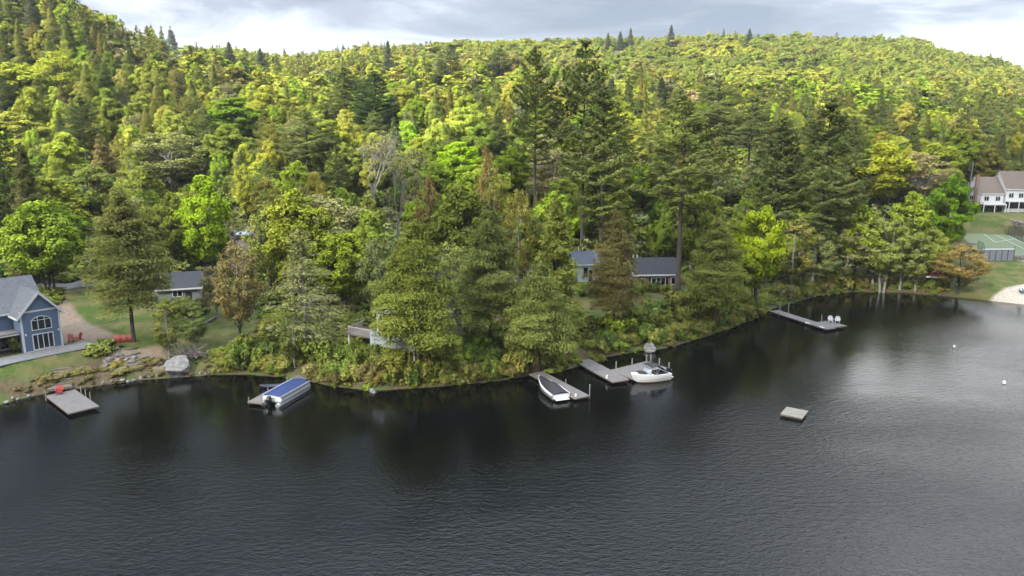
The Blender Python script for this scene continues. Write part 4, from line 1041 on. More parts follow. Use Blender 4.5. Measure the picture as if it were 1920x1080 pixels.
c4 = cottage(0, 0, 0, R(-25), 5, 6, 3.2, 6.2, M_TAN, M_ROOFB, 'tan gabled cottage with white trim glimpsed between the shore conifers', 'y', wins=((-1, 3.0, 1.6, 1.2, 2, None),), base=atY(976, 512, 119))
c5 = cottage(0, 0, 0, R(30), 5.5, 7, 3.0, 6.0, M_GREY, M_ROOFG, 'grey cottage with steep grey roof below the vivid green maple', 'y', base=atY(842, 458, 124), wins=((-1, 1, 1.4, 1.2, 2, None),))
c6 = cottage(0, 0, 0, R(18), 3.0, 3.4, 1.9, 2.6, M_GREY, mat('light_metal_roof', (.62, .64, .66), .4, .08), 'shed with pale metal roof on the slope above the brown dirt drive', base=atY(452, 398, 168), cat='shed')
for hh in (c4, c5, c6): hh.location.z = ground(hh.location.x, hh.location.y) + (.25 if hh is not c6 else -.9)
# house with the deck: its front edge runs from (652, 640) to (776, 662) in the photo
A = at(652, 636, 4.2); B = at(776, 660, 4.2); _, a, LL, _ = quad_frame(A, B, A)
hm = empty('lake_house', (A[0] - math.sin(a) * 3, A[1] + math.cos(a) * 3, 3.0), a, 'grey two-storey house with raised deck and pale blue panel behind the large shore hemlock', 'house')
hx0 = LL * .34; hx1 = LL - .2
gable(hm, hx0, hx1, 0, 7.5, -1.5, 5.2, 7.2, M_GREY, M_ROOFG, 'x', .5)
for u, zz in ((hx0 + .6, 3.2), (hx0 + 3.6, 3.2), (hx1 - 2.0, .4)): window(hm, u, 0, zz, 1.5, 1.4, 2, 1, .1)
window(hm, 0 + hx0, 2.4, 3.1, 1.6, 1.5, 2, 1, .1, 'y', -1)
dk = MB(); dk.box(0, LL, -3.0, -.02, 1.85, 2.05); dko = dk.build('deck', M_DECK, hm)
rl = MB(); xr = LL * .36
rl.box(0, xr, -3.0, -2.94, 2.9, 3.0); rl.box(0, .06, -2.9, -.1, 2.9, 3.0)
for k in range(int(xr / .15)): rl.box(.05 + k * .15, .09 + k * .15, -2.99, -2.95, 2.06, 2.9)
for k in range(18): rl.box(.01, .05, -2.85 + k * .155, -2.81 + k * .155, 2.06, 2.9)
rl.build('railing', mat('faded_rail', (.56, .47, .44), .8, .2), dko)
pn = MB()
for k in range(int((LL - xr) / .5)): pn.box(xr + k * .5, xr + k * .5 + .485, -3.08, -3.005, 1.15, 2.95)
pn.build('skirt_panel', M_LBLUE, dko)
for xx in (.1, xr, LL - .1): post(dko, xx, -2.85, -2.5, 1.85, .1, M_WHITE)
MB().box(xr - .5, xr + .15, -1.2, -.5, 2.06, 5.0).build('porch_column', M_WHITE, hm); MB().box(xr - .6, LL * .8, -1.5, -.02, 5.0, 5.18).build('porch_beam', M_WHITE, hm)

# ------------------------------------------------------------------ townhouses on the right
th_ = empty('townhouse', TOWN, R(-3), 'white townhouse row with brown roofs, brick chimney and lower porches above the court', 'townhouse')
def town(x0, w, y0, z0, ze, zr, n):
    gable(th_, x0, x0 + w, y0, y0 + 9.5, z0 - 1.5, ze, zr, M_WHITE, M_ROOFB, 'x', .25)
    pf = MB(); pf.box(x0, x0 + w, y0 - 2.0, y0 - .02, z0 + 2.15, z0 + 2.5)
    pf.build('porch_deck', M_WHITE, th_)
    MB().box(x0 + .1, x0 + w - .1, y0 - .06, y0 - .004, z0 + .05, z0 + 2.15).build('porch_shade_panel', M_GLASS, th_)  # dark sheet on the wall, stands in for shade in the porch recess
    for k in range(n + 1): post(th_, x0 + .1 + (w - .2) * k / n, y0 - 1.9, z0 - 1, z0 + 2.15, .13, M_WHITE)
    for k in range(n): window(th_, x0 + w * (k + .5) / n - .75, y0, z0 + 3.2, 1.5, 1.5, 2, 1, .11)
town(0, 6.6, 0, 0, 5.6, 10.0, 2); town(6.9, 8.6, -.6, 1.0, 7.0, 11.8, 3); town(15.8, 8.0, .4, 1.0, 6.6, 11.2, 3)
window(th_, 0, 3.2, 6.2, 1.5, 1.2, 2, 1, .1, 'y', -1); window(th_, 0, 4.0, 3.2, 2.0, 1.4, 2, 1, .1, 'y', -1); window(th_, 0, 6.6, 3.2, 1.6, 1.3, 2, 1, .1, 'y', -1)
window(th_, 0, 4.2, .4, 2.2, 1.9, 2, 1, .1, 'y', -1, name='side_door')
MB().box(-.75, -.02, 1.9, 2.9, -1, 10.9).build('chimney', M_BRICK, th_)
bl = MB(); bl.box(-2.4, -.02, -2.0, -1.94, 2.9, 3.0)
for k in range(12): bl.box(-2.4 + k * .2, -2.36 + k * .2, -1.99, -1.95, 2.3, 2.9)
bl.box(-2.4, -.02, -2.0, 1.4, 2.15, 2.3); bl.build('side_balcony', M_REDDK, th_)
for k in (5.0, 8.6):
    s = MB(); s.box(k * .45, k * .45 + .6, 2.2, 2.9, 8.1, 8.22)

# tennis court, its fences and the stone wall
cg = COURT; rot = R(28)
def CT(u, v): return (cg[0] + 10 + math.cos(rot) * u - math.sin(rot) * v, cg[1] + math.sin(rot) * u + math.cos(rot) * v)
cpx = [at(1800, 440, 4.03), at(1872, 426, 4.03), at(2010, 470, 4.03), at(1940, 497, 4.03), at(1832, 470, 4.03)]
o = MB().prism([(p[0], p[1], 3.7) for p in cpx], (0, 0, .36)).build('tennis_court', M_CORTG); tag(o, kind='structure')
ln = MB()
for (a, b_) in (((1846, 440), (1866, 454)), ((1872, 432), (1925, 459)), ((1858, 436), (1940, 476)), ((1846, 440), (1885, 430)), ((1866, 454), (1905, 447)), ((1885, 430), (1960, 462))):
    p, q = at(*a, 4.075), at(*b_, 4.075); ln.bar(p, q, .09, .01)
ln.build('court_lines', M_LINE, o)
def fence(name, pxs, z, h, label, gap=.28, post_gap=3.0):
    pts = [at(a, b_, z) for a, b_ in pxs]; f = empty(name, pts[0], 0, label, 'fence'); w_ = MB(); o0 = np.array(pts[0])
    for p, q in zip(pts[:-1], pts[1:]):
        p = np.array(p) - o0; q = np.array(q) - o0; l = np.linalg.norm(q - p); n = max(1, int(l / post_gap))
        for k in range(n + (q is pts[-1])): 
            c = p + (q - p) * k / n; post(f, c[0], c[1], -.6, h + .05, .05, M_MESH)
        for zz in np.arange(.15, h + .01, gap): w_.bar(p + [0, 0, zz], q + [0, 0, zz], .02, .02)
        for k in range(int(l / gap)):
            c = p + (q - p) * (k + .5) * gap / l; w_.bar(c + [0, 0, .02], c + [0, 0, h], .02, .02)
    w_.build('wire_mesh', M_MESH, f); return f
fence('wire_fence', [(1866, 436), (1890, 441), (1935, 462), (1990, 486)], 4.0, 2.6, 'dark wire fence along the far right side of the tennis court')
fence('wire_fence', [(1832, 473), (1843, 478)], 4.0, 2.8, 'short dark wire fence at the near left corner of the tennis court')
bb = empty('hitting_wall', at(1842, 492, 3.7), R(3), 'grey panelled practice wall with pale top rail at the near court end', 'wall')
LB = at(1897, 491, 3.7)[0] - at(1842, 492, 3.7)[0]
MB().box(0, LB, 0, .12, -.5, 2.75).build('panel', mat('grey_panel', (.27, .28, .31), .8, .2, 1.5), bb)
MB().box(-.1, LB + .1, -.08, .2, 2.76, 2.95).build('top_rail', M_WHITE, bb)
for k in range(6): post(bb, LB * k / 5, -.08, -.8, 3.6 if k in (0, 5) else 2.7, .05, M_MESH)
def stonewall(name, pxs, z, h, label, m=M_STONE2):
    pts = [at(a, b_, z) for a, b_ in pxs]; f = empty(name, pts[0], 0, label, 'stone wall'); b = bmesh.new(); o0 = np.array(pts[0])
    for p, q in zip(pts[:-1], pts[1:]):
        l = np.linalg.norm(q - p); n = max(1, int(l / .75))
        for k in range(n):
            for zz in np.arange(.2, h, .5):
                c = p + (q - p) * (k + .5 + rng.uniform(-.2, .2)) / n - o0
                mtx = Matrix.Translation((c[0], c[1] + rng.uniform(-.15, .15), zz)) @ Euler((rng.uniform(0, 3), rng.uniform(0, 3), 0)).to_matrix().to_4x4() @ Matrix.Diagonal((rng.uniform(.4, .6), rng.uniform(.35, .5), rng.uniform(.28, .4), 1))
                r_ = bmesh.ops.create_icosphere(b, subdivisions=1, radius=1, matrix=mtx)
                for v in r_['verts']: v.co += Vector(rng.normal(size=3) * .05)
    me = bpy.data.meshes.new('stones'); b.to_mesh(me); b.free(); me.materials.append(m); link('stones', me, f); return f
stonewall('stone_wall', [(1862, 420), (1885, 418), (1905, 424), (1940, 432)], 6.3, 1.4, 'stone retaining wall below the white townhouses')
stonewall('stone_wall', [(1898, 492), (1925, 489), (1960, 490)], 3.6, 1.6, 'stone wall right of the grey practice wall')
q = hit(468, 565); 
stonewall('stone_wall', [(455, 566), (480, 563)], float(q[2]) - .1, 3.0, 'pale boulder retaining wall behind the brownish budding tree', M_STONE)
# roads and beach
strip('road', ROAD, 7.0, M_ASPH, .08)
def pole(px, py, base, top, label, arm=False):
    Y = base[1]; g = ground(base[0], Y); H = atY(px, py, Y)[2] - g; f = empty('utility_pole', (base[0], Y, g), 0, label, 'utility pole')
    MB().tube([(0, 0, -.8), (top[0], 0, H)], [.17, .11], 8).build('pole', M_POST, f)
    if arm: MB().box(-1.1 + top[0], 1.1 + top[0], -.16, -.12 + .0, H - 1.0, H - .85).build('crossarm', M_WOOD, f); MB().tube([(top[0] + .3, -.2, H - 2.6), (top[0] + .3, -.2, H - 1.5)], .28, 10).build('transformer', M_ALU, f)
    return f
pole(3, 418, hit(12, 516), (-.7, 0), 'leaning grey utility pole with transformer at the left edge behind the blue house', True)
pole(1815, 303, atY(1811, 392, 214), (.5, 0), 'tall pale pole left of the white townhouses')
# ------------------------------------------------------------------ docks
def dock(name, pA, pB, pC, z, label, posts=(), along='y', pl=.15):
    o, a, Lx, W = quad_frame(at(*pA, z), at(*pB, z), at(*pC, z))
    d = empty(name, (o[0], o[1], 0), a, label, 'dock'); 
    if W < 0:
        d.location.x += math.sin(a) * -W * 1.0; d.location.y -= math.cos(a) * -W; W = -W
        posts = [(u, W - v, h) for u, v, h in posts]
    deck_part('walkway', d, Lx, W, z, along=along, plank=pl)
    for (u, v, h) in posts: post(d, u, v, -2.5, z + h)
    return d, a, Lx, W
d1, a1, L1, W1 = dock('dock', (86, 742), (129, 775), (141, 731), .45, 'wide grey plank dock with red chair at the foot of the timber steps')
for v in (1.2, 2.8, 4.4):
    if v < L1: post(d1, v + .8, W1 + .12, -2.5, 1.35, .06)
post(d1, .4, -.12, -2.5, 1.2, .06)
d2, a2, L2, W2 = dock('dock', (465, 753), (560, 702), (490, 757), .42, 'narrow grey dock alongside the blue-covered pontoon boat')
for u, v in ((.3, W2 + .12), (4, W2 + .12), (8, W2 + .12), (.3, -.12)): post(d2, u, v, -2.5, .8, .06)
d3, a3, L3, W3 = dock('dock', (993, 701), (1078, 747), (1100, 739), .42, 'straight grey dock with the black-covered runabout tied to it')
# fix near side
post(d3, L3 - .1, W3 + .12, -2.5, 1.75, .07); post(d3, L3 * .5, W3 + .12, -2.5, .9, .06); post(d3, L3 * .5, -.12, -2.5, .6, .06)
MB().tube([(L3 - .5, .45, .43), (L3 - .5, .45, .72)], [.14, .12], 8).build('bollard', M_WHITE, d3)
d4, a4, L4, W4 = dock('dock', (1077, 677), (1149, 716), (1103, 672), .45, 'large L-shaped plank dock where the white cuddy boat is moored')
o, a, Lx, W = quad_frame(at(1143, 694, .45), at(1213, 677, .45), at(1168, 716, .45))
d4i = Matrix.Rotation(-d4.rotation_euler.z, 4, 'Z') @ Matrix.Translation(-Vector(d4.location))
pf = deck_part('platform', d4, Lx, abs(W), .445, along='y', plank=.15); q = d4i @ Vector((o[0] + (math.sin(a) * abs(W) if W < 0 else 0), o[1] - (math.cos(a) * abs(W) if W < 0 else 0), 0))
pf.location = q; pf.rotation_euler = (0, 0, a - d4.rotation_euler.z)
for pxx, pyy in ((1154, 690), (1184, 684), (1211, 677), (1219, 677), (1235, 684), (1253, 692)):
    g = d4i @ Vector(at(pxx, pyy, .45)); post(d4, g.x, g.y + .1, -2.5, 1.35, .09)
g = d4i @ Vector(at(1138, 709, .45)); MB().tube([(g.x, g.y, .45), (g.x, g.y, .85)], [.16, .13], 8).build('bollard', M_WHITE, d4)
d5, a5, L5, W5 = dock('dock', (1443, 583), (1549, 617), (1452, 579), .45, 'long narrow dock with two white chairs at its outer end')
o, a, Lx, W = quad_frame(at(1545, 616, .45), at(1587, 611, .45), at(1532, 604, .45))
d5i = Matrix.Rotation(-a5, 4, 'Z') @ Matrix.Translation(-Vector(d5.location)); pf = deck_part('end_platform', d5, Lx, abs(W), .47, along='y')
pf.location = d5i @ Vector((o[0], o[1], 0)); pf.rotation_euler = (0, 0, a - a5)
for pxx, pyy, hh in ((1462, 581, 2.0), (1478, 585, 2.4), (1540, 605, 1.9), (1461, 588, .6), (1500, 597, .2)):
    g = d5i @ Vector(at(pxx, pyy, .45)); post(d5, g.x, g.y, -2.5, .45 + hh * .7, .09)
for pxx, pyy in ((1517, 607), (1543, 615)):
    g = d5i @ Vector(at(pxx, pyy, .35)); MB().tube([(g.x - .5, g.y - .18, .38), (g.x + .5, g.y - .18, .38)], .17, 8).build('bumper', M_WHITE, d5)
# swim raft and buoys
o, a, Lx, W = quad_frame(at(1464, 776, .4), at(1504, 784, .4), at(1477, 763, .4))
rf = empty('swim_raft', (o[0], o[1], 0), a, 'square weathered swim raft floating alone on the open lake', 'raft'); deck_part('deck', rf, Lx, W, .40, along='x', m=mat('sunbleached_deck', (.25, .23, .19), .9, .25, 1.5, .3))
MB().box(.15, Lx - .15, .15, W - .15, -.25, .22).build('float', M_BLACK, rf)
for n, (pxx, pyy, l) in enumerate(((1789, 650, 'white mooring buoy farther out from the right dock, nearer the shore'), (1883, 717, 'white mooring buoy at the right edge of the lake'))):
    p = at(pxx, pyy, .15); b_ = empty('buoy', (p[0], p[1], 0), 0, l, 'buoy')
    MB().tube([(0, 0, -.2), (0, 0, -.1), (0, 0, .1), (0, 0, .3), (0, 0, .42)], [.04, .17, .21, .16, .06], 12).build('float', M_GEL, b_, True); MB().tube([(0, 0, .42), (0, 0, .56)], .03, 6).build('ring', M_BLACK, b_)

# ------------------------------------------------------------------ boats
def hull(parent, Ln, Bm, sheer, m, bow_rise=.35, name='hull', draft=.3, full=.62):
    secs = []
    for i in range(13):
        t = i / 12; x = Ln * t; hb = Bm / 2 * (1 - max(0, (t - .3) / .7) ** 1.9) * (1 if t < .95 else .9) + .01
        zs = sheer + bow_rise * t ** 2; k = -draft + (draft + sheer * .6) * max(0, (t - .7) / .3) ** 2
        secs.append([(x, -hb, zs), (x - .05 * t ** 4, -hb, zs - .14), (x - .3 * t ** 5, -hb * .93, max(.12, zs * .45)), (x - .6 * t ** 5, -hb * .8, .02 + k * .2 + .1 * t), (x - .7 * t ** 5, 0, k), (x - .6 * t ** 5, hb * .8, .02 + k * .2 + .1 * t), (x - .3 * t ** 5, hb * .93, max(.12, zs * .45)), (x - .05 * t ** 4, hb, zs - .14), (x, hb, zs)])
    b = MB(); b.loft(secs, closed=False); b.poly(secs[0][::-1]); 
    return b.build(name, m, parent, True), [(s[0], s[-1]) for s in secs]
def deck_surface(parent, edges, m, name, crown=.12, i0=0, i1=12, inset=.0, rise=.02):
    secs = []
    for l, r_ in edges[i0:i1 + 1]:
        x, hb, z = r_; secs.append([(x, hb * (1 - inset) * s, z + rise + crown * (1 - s * s) ) for s in np.linspace(-1, 1, 9)])
    return MB().loft(secs).build(name, m, parent, True)
def outboard(parent, x, z, s=1.0, name='outboard_motor'):
    b = MB(); b.loft([[(x - .1 * s, -.17 * s, z), (x - .55 * s, -.17 * s, z), (x - .55 * s, .17 * s, z), (x - .1 * s, .17 * s, z)], [(x - .05 * s, -.2 * s, z + .3 * s), (x - .62 * s, -.2 * s, z + .28 * s), (x - .62 * s, .2 * s, z + .28 * s), (x - .05 * s, .2 * s, z + .3 * s)], [(x - .15 * s, -.14 * s, z + .58 * s), (x - .5 * s, -.14 * s, z + .5 * s), (x - .5 * s, .14 * s, z + .5 * s), (x - .15 * s, .14 * s, z + .58 * s)]], True, True)
    o = b.build(name, M_BLACK, parent, bevel=.03); MB().box(x - .45 * s, x - .22 * s, -.08 * s, .08 * s, -.6, z - .003).build('shaft', M_BLACK, o); MB().box(x - .2 * s, x - .01, -.15, .15, z - .3, z + .1).build('bracket', M_BLACK, o); return o
# pontoon boat under a blue cover
s0 = at(507, 757, .3); b0 = at(569, 722, .3); ang = math.atan2(b0[1] - s0[1], b0[0] - s0[0]); Ln = float(np.hypot(*(b0 - s0)[:2]))
pb = empty('pontoon_boat', (s0[0], s0[1], 0), ang, 'white pontoon boat under a bright blue cover at the narrow dock', 'boat')
for yy in (-.95, .95):
    MB().tube([(-.1, yy, .12), (0, yy, .12), (Ln - .9, yy, .12), (Ln - .3, yy, .2), (Ln, yy, .34)], [.26, .32, .32, .24, .05], 14).build('pontoon_tube', M_ALU, pb, True)
MB().box(.15, Ln - .35, -1.28, 1.28, .46, .56).build('deck_platform', M_ALU, pb)
for yy in (-1.25, 1.25): MB().box(.35, Ln - .55, yy - .03, yy + .03, .562, 1.18).build('side_panel', M_GEL, pb, bevel=.02)
for xx in (.35, Ln - .61): MB().box(xx, xx + .06, -1.2, 1.2, .562, 1.18).build('end_panel', M_GEL, pb, bevel=.02)
st = MB(); st.box(.35, Ln - .6, -1.29, -1.283, .78, .98); st.box(.35, Ln - .6, 1.283, 1.29, .78, .98); st.build('stripe', mat('grey_stripe', (.3, .3, .32), .5), pb)
cv = []
for i in range(11):
    x = .28 + (Ln - .8) * i / 10; r_ = .34 * (math.sin(math.pi * min(1, max(0, (i + .6) / 11.2))) ** .6) + .05 * math.sin(i * 2.1)
    cv.append([(x, 1.31 * s, 1.12 + .04 * (abs(s) < .99) + r_ * (1 - abs(s) ** 1.5)) for s in np.linspace(-1, 1, 11)])
cvr = MB().loft(cv).build('mooring_cover', M_BCANV, pb, True); md = cvr.modifiers.new('solid', 'SOLIDIFY'); md.thickness = .06
outboard(pb, .1, .62, 1.15)
# runabout under a black cover: bow to the shore
s1 = at(1052, 748, .2); b1 = at(1010, 714, .4); ang = math.atan2(b1[1] - s1[1], b1[0] - s1[0]); Ln = float(np.hypot(*(b1 - s1)[:2]))
rb = empty('runabout', (s1[0], s1[1], 0), ang, 'white runabout under a tight black cover beside the straight dock', 'boat')
_, ed = hull(rb, Ln, 2.35, .78, M_BLACK)
deck_surface(rb, ed, M_GEL, 'gunwale', .0, 0, 12, .0, .015)
cv = []
for i, (l, r_) in enumerate(ed[0:12]):
    x, hb, z = r_; k = .16 + .42 * math.exp(-((i - 4.5) / 2.6) ** 2)
    cv.append([(x, hb * .86 * s, z + .05 + k * (1 - abs(s) ** 2.2)) for s in np.linspace(-1, 1, 11)])
c_ = MB().loft(cv).build('mooring_cover', M_CANV, rb, True); md = c_.modifiers.new('solid', 'SOLIDIFY'); md.thickness = .05
MB().box(-.6, 0, -.85, .85, .22, .34).build('swim_platform', M_GEL, rb, bevel=.04)
sp = MB()
for sg in (-1, 1): sp.loft([[(e[1][0] + .02, sg * (e[1][1] + .014), e[1][2] + .012), (e[1][0] + .02, sg * (e[1][1] + .016), e[1][2] - .12), (e[1][0] - .04, sg * (e[1][1] + .006), e[1][2] - .24)] for e in ed])
sp.box(-.03, -.005, -1.1, 1.1, .3, .77); sp.build('sheer_band', M_GEL, rb)
sp = MB()
for sg in (-1, 1): sp.loft([[(e[1][0], sg * (e[1][1] * .955 + .012), .30), (e[1][0], sg * (e[1][1] * .965 + .012), .36)] for e in ed[:9]])
sp.build('pinstripe', M_GEL, rb)
post(rb, Ln * .45, 0, 1.35, 1.62, .03, M_ALU, 'cover_pole')
# cuddy boat with a dark bimini
s2 = at(1249, 704, .3); b2 = at(1183, 713, .4); ang = math.atan2(b2[1] - s2[1], b2[0] - s2[0]); Ln = float(np.hypot(*(b2 - s2)[:2]))
cbx = empty('cuddy_boat', (s2[0], s2[1], 0), ang, 'white cuddy boat with dark bimini top moored at the L-shaped dock', 'boat')
_, ed = hull(cbx, Ln, 2.4, .9, M_GEL, .3)
deck_surface(cbx, ed, M_GEL, 'foredeck', .22, 6, 12, 0, .015); deck_surface(cbx, ed, M_GEL, 'gunwale', .0, 0, 6, 0, .012)
MB().loft([[(x_, s * w_, z_ + .08 * (1 - s * s)) for s in np.linspace(-1, 1, 7)] for x_, w_, z_ in ((Ln * .60, .78, 1.18), (Ln * .72, .74, 1.27), (Ln * .85, .42, 1.30))]).build('bow_cover', M_CANV, cbx, True)
MB().box(Ln * .08, Ln * .5, -.92, .92, .935, .97).build('cockpit_floor', M_CANV, cbx)
ws = MB(); ws.loft([[(Ln * .60, -.95, 1.0), (Ln * .64, -.5, 1.05), (Ln * .64, .5, 1.05), (Ln * .60, .95, 1.0)], [(Ln * .53, -.9, 1.62), (Ln * .56, -.45, 1.65), (Ln * .56, .45, 1.65), (Ln * .53, .9, 1.62)]]); w_ = ws.build('windshield', mat('clear_vinyl', (.35, .38, .40), .15, .2, spec=.7), cbx); md = w_.modifiers.new('s', 'SOLIDIFY'); md.thickness = .02
bt = [[(x_, .98 * s, z_ + .14 * (1 - s * s)) for s in np.linspace(-1, 1, 9)] for x_, z_ in ((Ln * .55, 1.95), (Ln * .46, 2.06), (Ln * .36, 2.06), (Ln * .28, 1.95))]
b_ = MB().loft(bt).build('bimini_top', M_CANV, cbx, True); md = b_.modifiers.new('s', 'SOLIDIFY'); md.thickness = .04
ac = MB().loft([[(Ln * .28, .98 * s, 1.93 + .12 * (1 - s * s)) for s in np.linspace(-1, 1, 7)], [(Ln * .14, 1.05 * s, 1.35 + .1 * (1 - s * s)) for s in np.linspace(-1, 1, 7)], [(Ln * .05, 1.05 * s, .98) for s in np.linspace(-1, 1, 7)]]).build('aft_cover', M_CANV, cbx, True); md = ac.modifiers.new('s', 'SOLIDIFY'); md.thickness = .03
fr = MB()
for sg in (-1, 1):
    fr.tube([(Ln * .42, sg * 1.08, .95), (Ln * .54, sg * .97, 1.94)], .025, 6); fr.tube([(Ln * .42, sg * 1.08, .95), (Ln * .29, sg * .97, 1.94)], .025, 6); fr.tube([(Ln * .42, sg * 1.08, .95), (Ln * .41, sg * .97, 2.04)], .025, 6)
fr.build('bimini_frame', M_ALU, cbx)
sp = MB()
for sg in (-1, 1): sp.loft([[(e[1][0], sg * (e[1][1] * .955 + .012), .18), (e[1][0], sg * (e[1][1] * .985 + .012), .46)] for e in ed[:11]])
sp.build('hull_side_band', M_CREAM, cbx); outboard(cbx, -.02, .75, 1.0); MB().box(-.5, 0, -.9, .9, .25, .36).build('swim_platform', M_GEL, cbx, bevel=.04)

# ------------------------------------------------------------------ chairs, canoes, small things ashore
def adirondack(loc, rz, m, label, group=None):
    c = empty('lawn_chair', loc, rz, label, 'chair', group)
    b = MB()
    for k in range(6): b.bar((-.28, -.28 + k * .11, .36 - k * .022), (.28, -.28 + k * .11, .36 - k * .022), .10, .025)
    b.build('seat', m, c)
    b = MB()
    for k in range(6):
        u = (k - 2.5) * .1; b.bar((u, .24, .22), (u * 1.25, .56, 1.02 - abs(u) * .5), .085, .025, (0, 1, 0))
    b.bar((-.28, .40, .55), (.28, .40, .55), .06, .03); b.build('backrest', m, c)
    for sx in (-1, 1):
        MB().bar((sx * .37, -.36, .58), (sx * .37, .46, .56), .13, .03).build('armrest', m, c)
        MB().bar((sx * .31, -.32, 0), (sx * .31, -.32, .56), .09, .04, (0, 1, 0)).build('leg', m, c); MB().bar((sx * .27, -.30, .33), (sx * .27, .62, .03), .04, .11).build('leg', m, c)
    return c
p = at(230, 641, 2.9)
for k, (dxp, l) in enumerate(((218, 'red lawn chair beside the big hemlock, left one of three in a row'), (230, 'red lawn chair beside the big hemlock, middle one of three in a row'), (242, 'red lawn chair beside the big hemlock, right one of three in a row'))):
    q = hit(dxp, 642); adirondack(q, R(8), M_RED, l, 'red lawn chairs on the grass')
q = hit(134, 641); adirondack(q, R(40), M_RED, 'red chair facing the path right of the blue house, left of two', 'red chairs by the blue house'); q = hit(146, 638); adirondack(q, R(-30), M_RED, 'red chair on the path right of the blue house, right of two', 'red chairs by the blue house')
q = at(112, 739, .45); adirondack(q, R(25), M_RED, 'red chair standing on the wide plank dock'); q = at(120, 737, .45)
q = at(1557, 604, .49); adirondack(q, R(-15), mat('white_plastic', (.75, .72, .66), .5, .05), 'white chair on the long right dock, left of the pair', 'white chairs on the right dock')
q = at(1570, 605, .49); adirondack(q, R(-25), MATS['white_plastic'], 'white chair on the long right dock, right of the pair', 'white chairs on the right dock')
def canoe(loc, rz, Ln, m, label, tilt=0, over=True, cat='canoe', group=None):
    c = empty('canoe', loc, rz, label, cat, group); secs = []
    for i in range(11):
        t = i / 10; hb = .42 * math.sin(math.pi * min(.985, max(.015, t))) ** .7; up = .12 * abs(2 * t - 1) ** 3
        secs.append([((t - .5) * Ln, hb * s, (-.36 + up * 0) + .36 * abs(s) ** 2.4 + up) for s in np.linspace(-1, 1, 9)])
    if over: secs = [[(x, y, -z) for x, y, z in s] for s in secs]
    h_ = MB().loft(secs).build('hull', m, c, True); md = h_.modifiers.new('s', 'SOLIDIFY'); md.thickness = .03
    g_ = MB()
    for j in (0, -1): g_.tube([s[j] for s in secs], .025, 6)
    g_.build('gunwale', M_WOOD, c); 
    if tilt: c.rotation_euler = (tilt, 0, rz)
    return c
rk = empty('canoe_rack', hit(1757, 527), R(-8), 'wooden rack of canoes at the edge of the cove trees', 'rack'); rkz = rk.location
for xx in (-1.4, 1.4):
    b = MB(); b.box(xx - .05, xx + .05, -.5, -.4, -.5, 2.2); b.box(xx - .05, xx + .05, .4, .5, -.5, 2.2)
    for zz in (.55, 1.25, 2.0): b.box(xx - .06, xx + .06, -.62, .62, zz, zz + .08)
    b.build('upright', M_WOOD, rk)
for (zz, m, l) in ((.66, M_GEL, 'white canoe lying upside down on the bottom tier of the rack'), (1.36, M_RED, 'red canoe lying upside down on the middle tier of the rack'), (2.11, M_GREEN, 'green canoe lying upside down on the top tier of the rack')):
    canoe((rkz.x, rkz.y, rkz.z + zz), R(-8), 4.6, m, l, group='canoes on the rack')
q = hit(1780, 518); canoe((q[0], q[1], q[2] + .06), R(40), 3.4, M_GEL, 'white rowing boat upside down on grass behind the canoe rack', cat='boat')
q = hit(1748, 532); canoe((q[0], q[1], q[2] + .06), R(-5), 4.4, M_KBLUE, 'blue canoe upside down on the ground below the rack')
q = hit(1915, 548); canoe((q[0], q[1], q[2] + .4), R(60), 3.6, mat('teal_hull', (.03, .17, .25), .5), 'teal canoe lying at the beach edge', over=False)
p = at(510, 722, .34); canoe((p[0], p[1], .3), R(8), 2.9, mat('navy_hull', (.008, .018, .055), .5), 'dark blue kayak floating left of the pontoon boat dock', over=False, cat='kayak')
# grill on the patio
q = HB(-4.6, -1.2); gz = ground(*q) + .08; gr = empty('grill', (q[0], q[1], gz), ang, 'dark covered grill standing on the patio by the blue house', 'grill')
MB().box(-.5, .5, -.3, .3, .12, .85).build('cabinet', M_CANV, gr, bevel=.04); MB().tube([(-.45, 0, .95), (.45, 0, .95)], .3, 12).build('lid', M_CANV, gr, True)
# timber steps and shore stones
q0 = at(112, 727, .5); q1 = hit(112, 688); ts = empty('timber_steps', (q0[0], q0[1], 0), math.atan2(q1[1] - q0[1], q1[0] - q0[0]) - R(90), 'weathered timber steps running down the bank to the wide dock', 'steps')
sl = math.hypot(q1[0] - q0[0], q1[1] - q0[1])
for k in range(8):
    yy = sl * k / 8; gx = q0[0] + (q1[0] - q0[0]) * k / 8; gy = q0[1] + (q1[1] - q0[1]) * k / 8
    zt = max(.5, ground(gx, gy) + .12); MB().box(-1.3, 1.3, yy, yy + .42, zt - .3, zt).build('tread', M_WOOD, ts)
q = hit(331, 703); rock('boulder', (q[0], q[1] + .6, .95), 2.4, 1.6, 1.75, 3, label='big pale granite boulder at the water below the thin sparse tree', cat='boulder')
q = at(1222, 659, 0); rock('boulder', (q[0], q[1] + .5, .15), 1.5, 1.1, 1.15, 8, label='pale boulder standing in the water behind the L-shaped dock', cat='boulder')
q = at(700, 735, 0); rock('boulder', (q[0], q[1], .05), .8, .5, .4, 5, label='small pale rock in the water below the large dense hemlock', cat='rock')
q = at(1146, 663, 0); rock('boulder', (q[0], q[1] + .3, .15), .7, .5, .4, 6, label='low rock at the water edge behind the L-shaped dock', cat='rock')
SR = [(8, 757), (20, 752), (35, 748), (48, 745), (3, 748), (192, 722), (205, 720), (216, 718), (228, 716), (238, 716), (250, 714), (262, 712), (272, 711), (283, 709), (292, 708), (296, 702), (372, 704), (386, 703)]
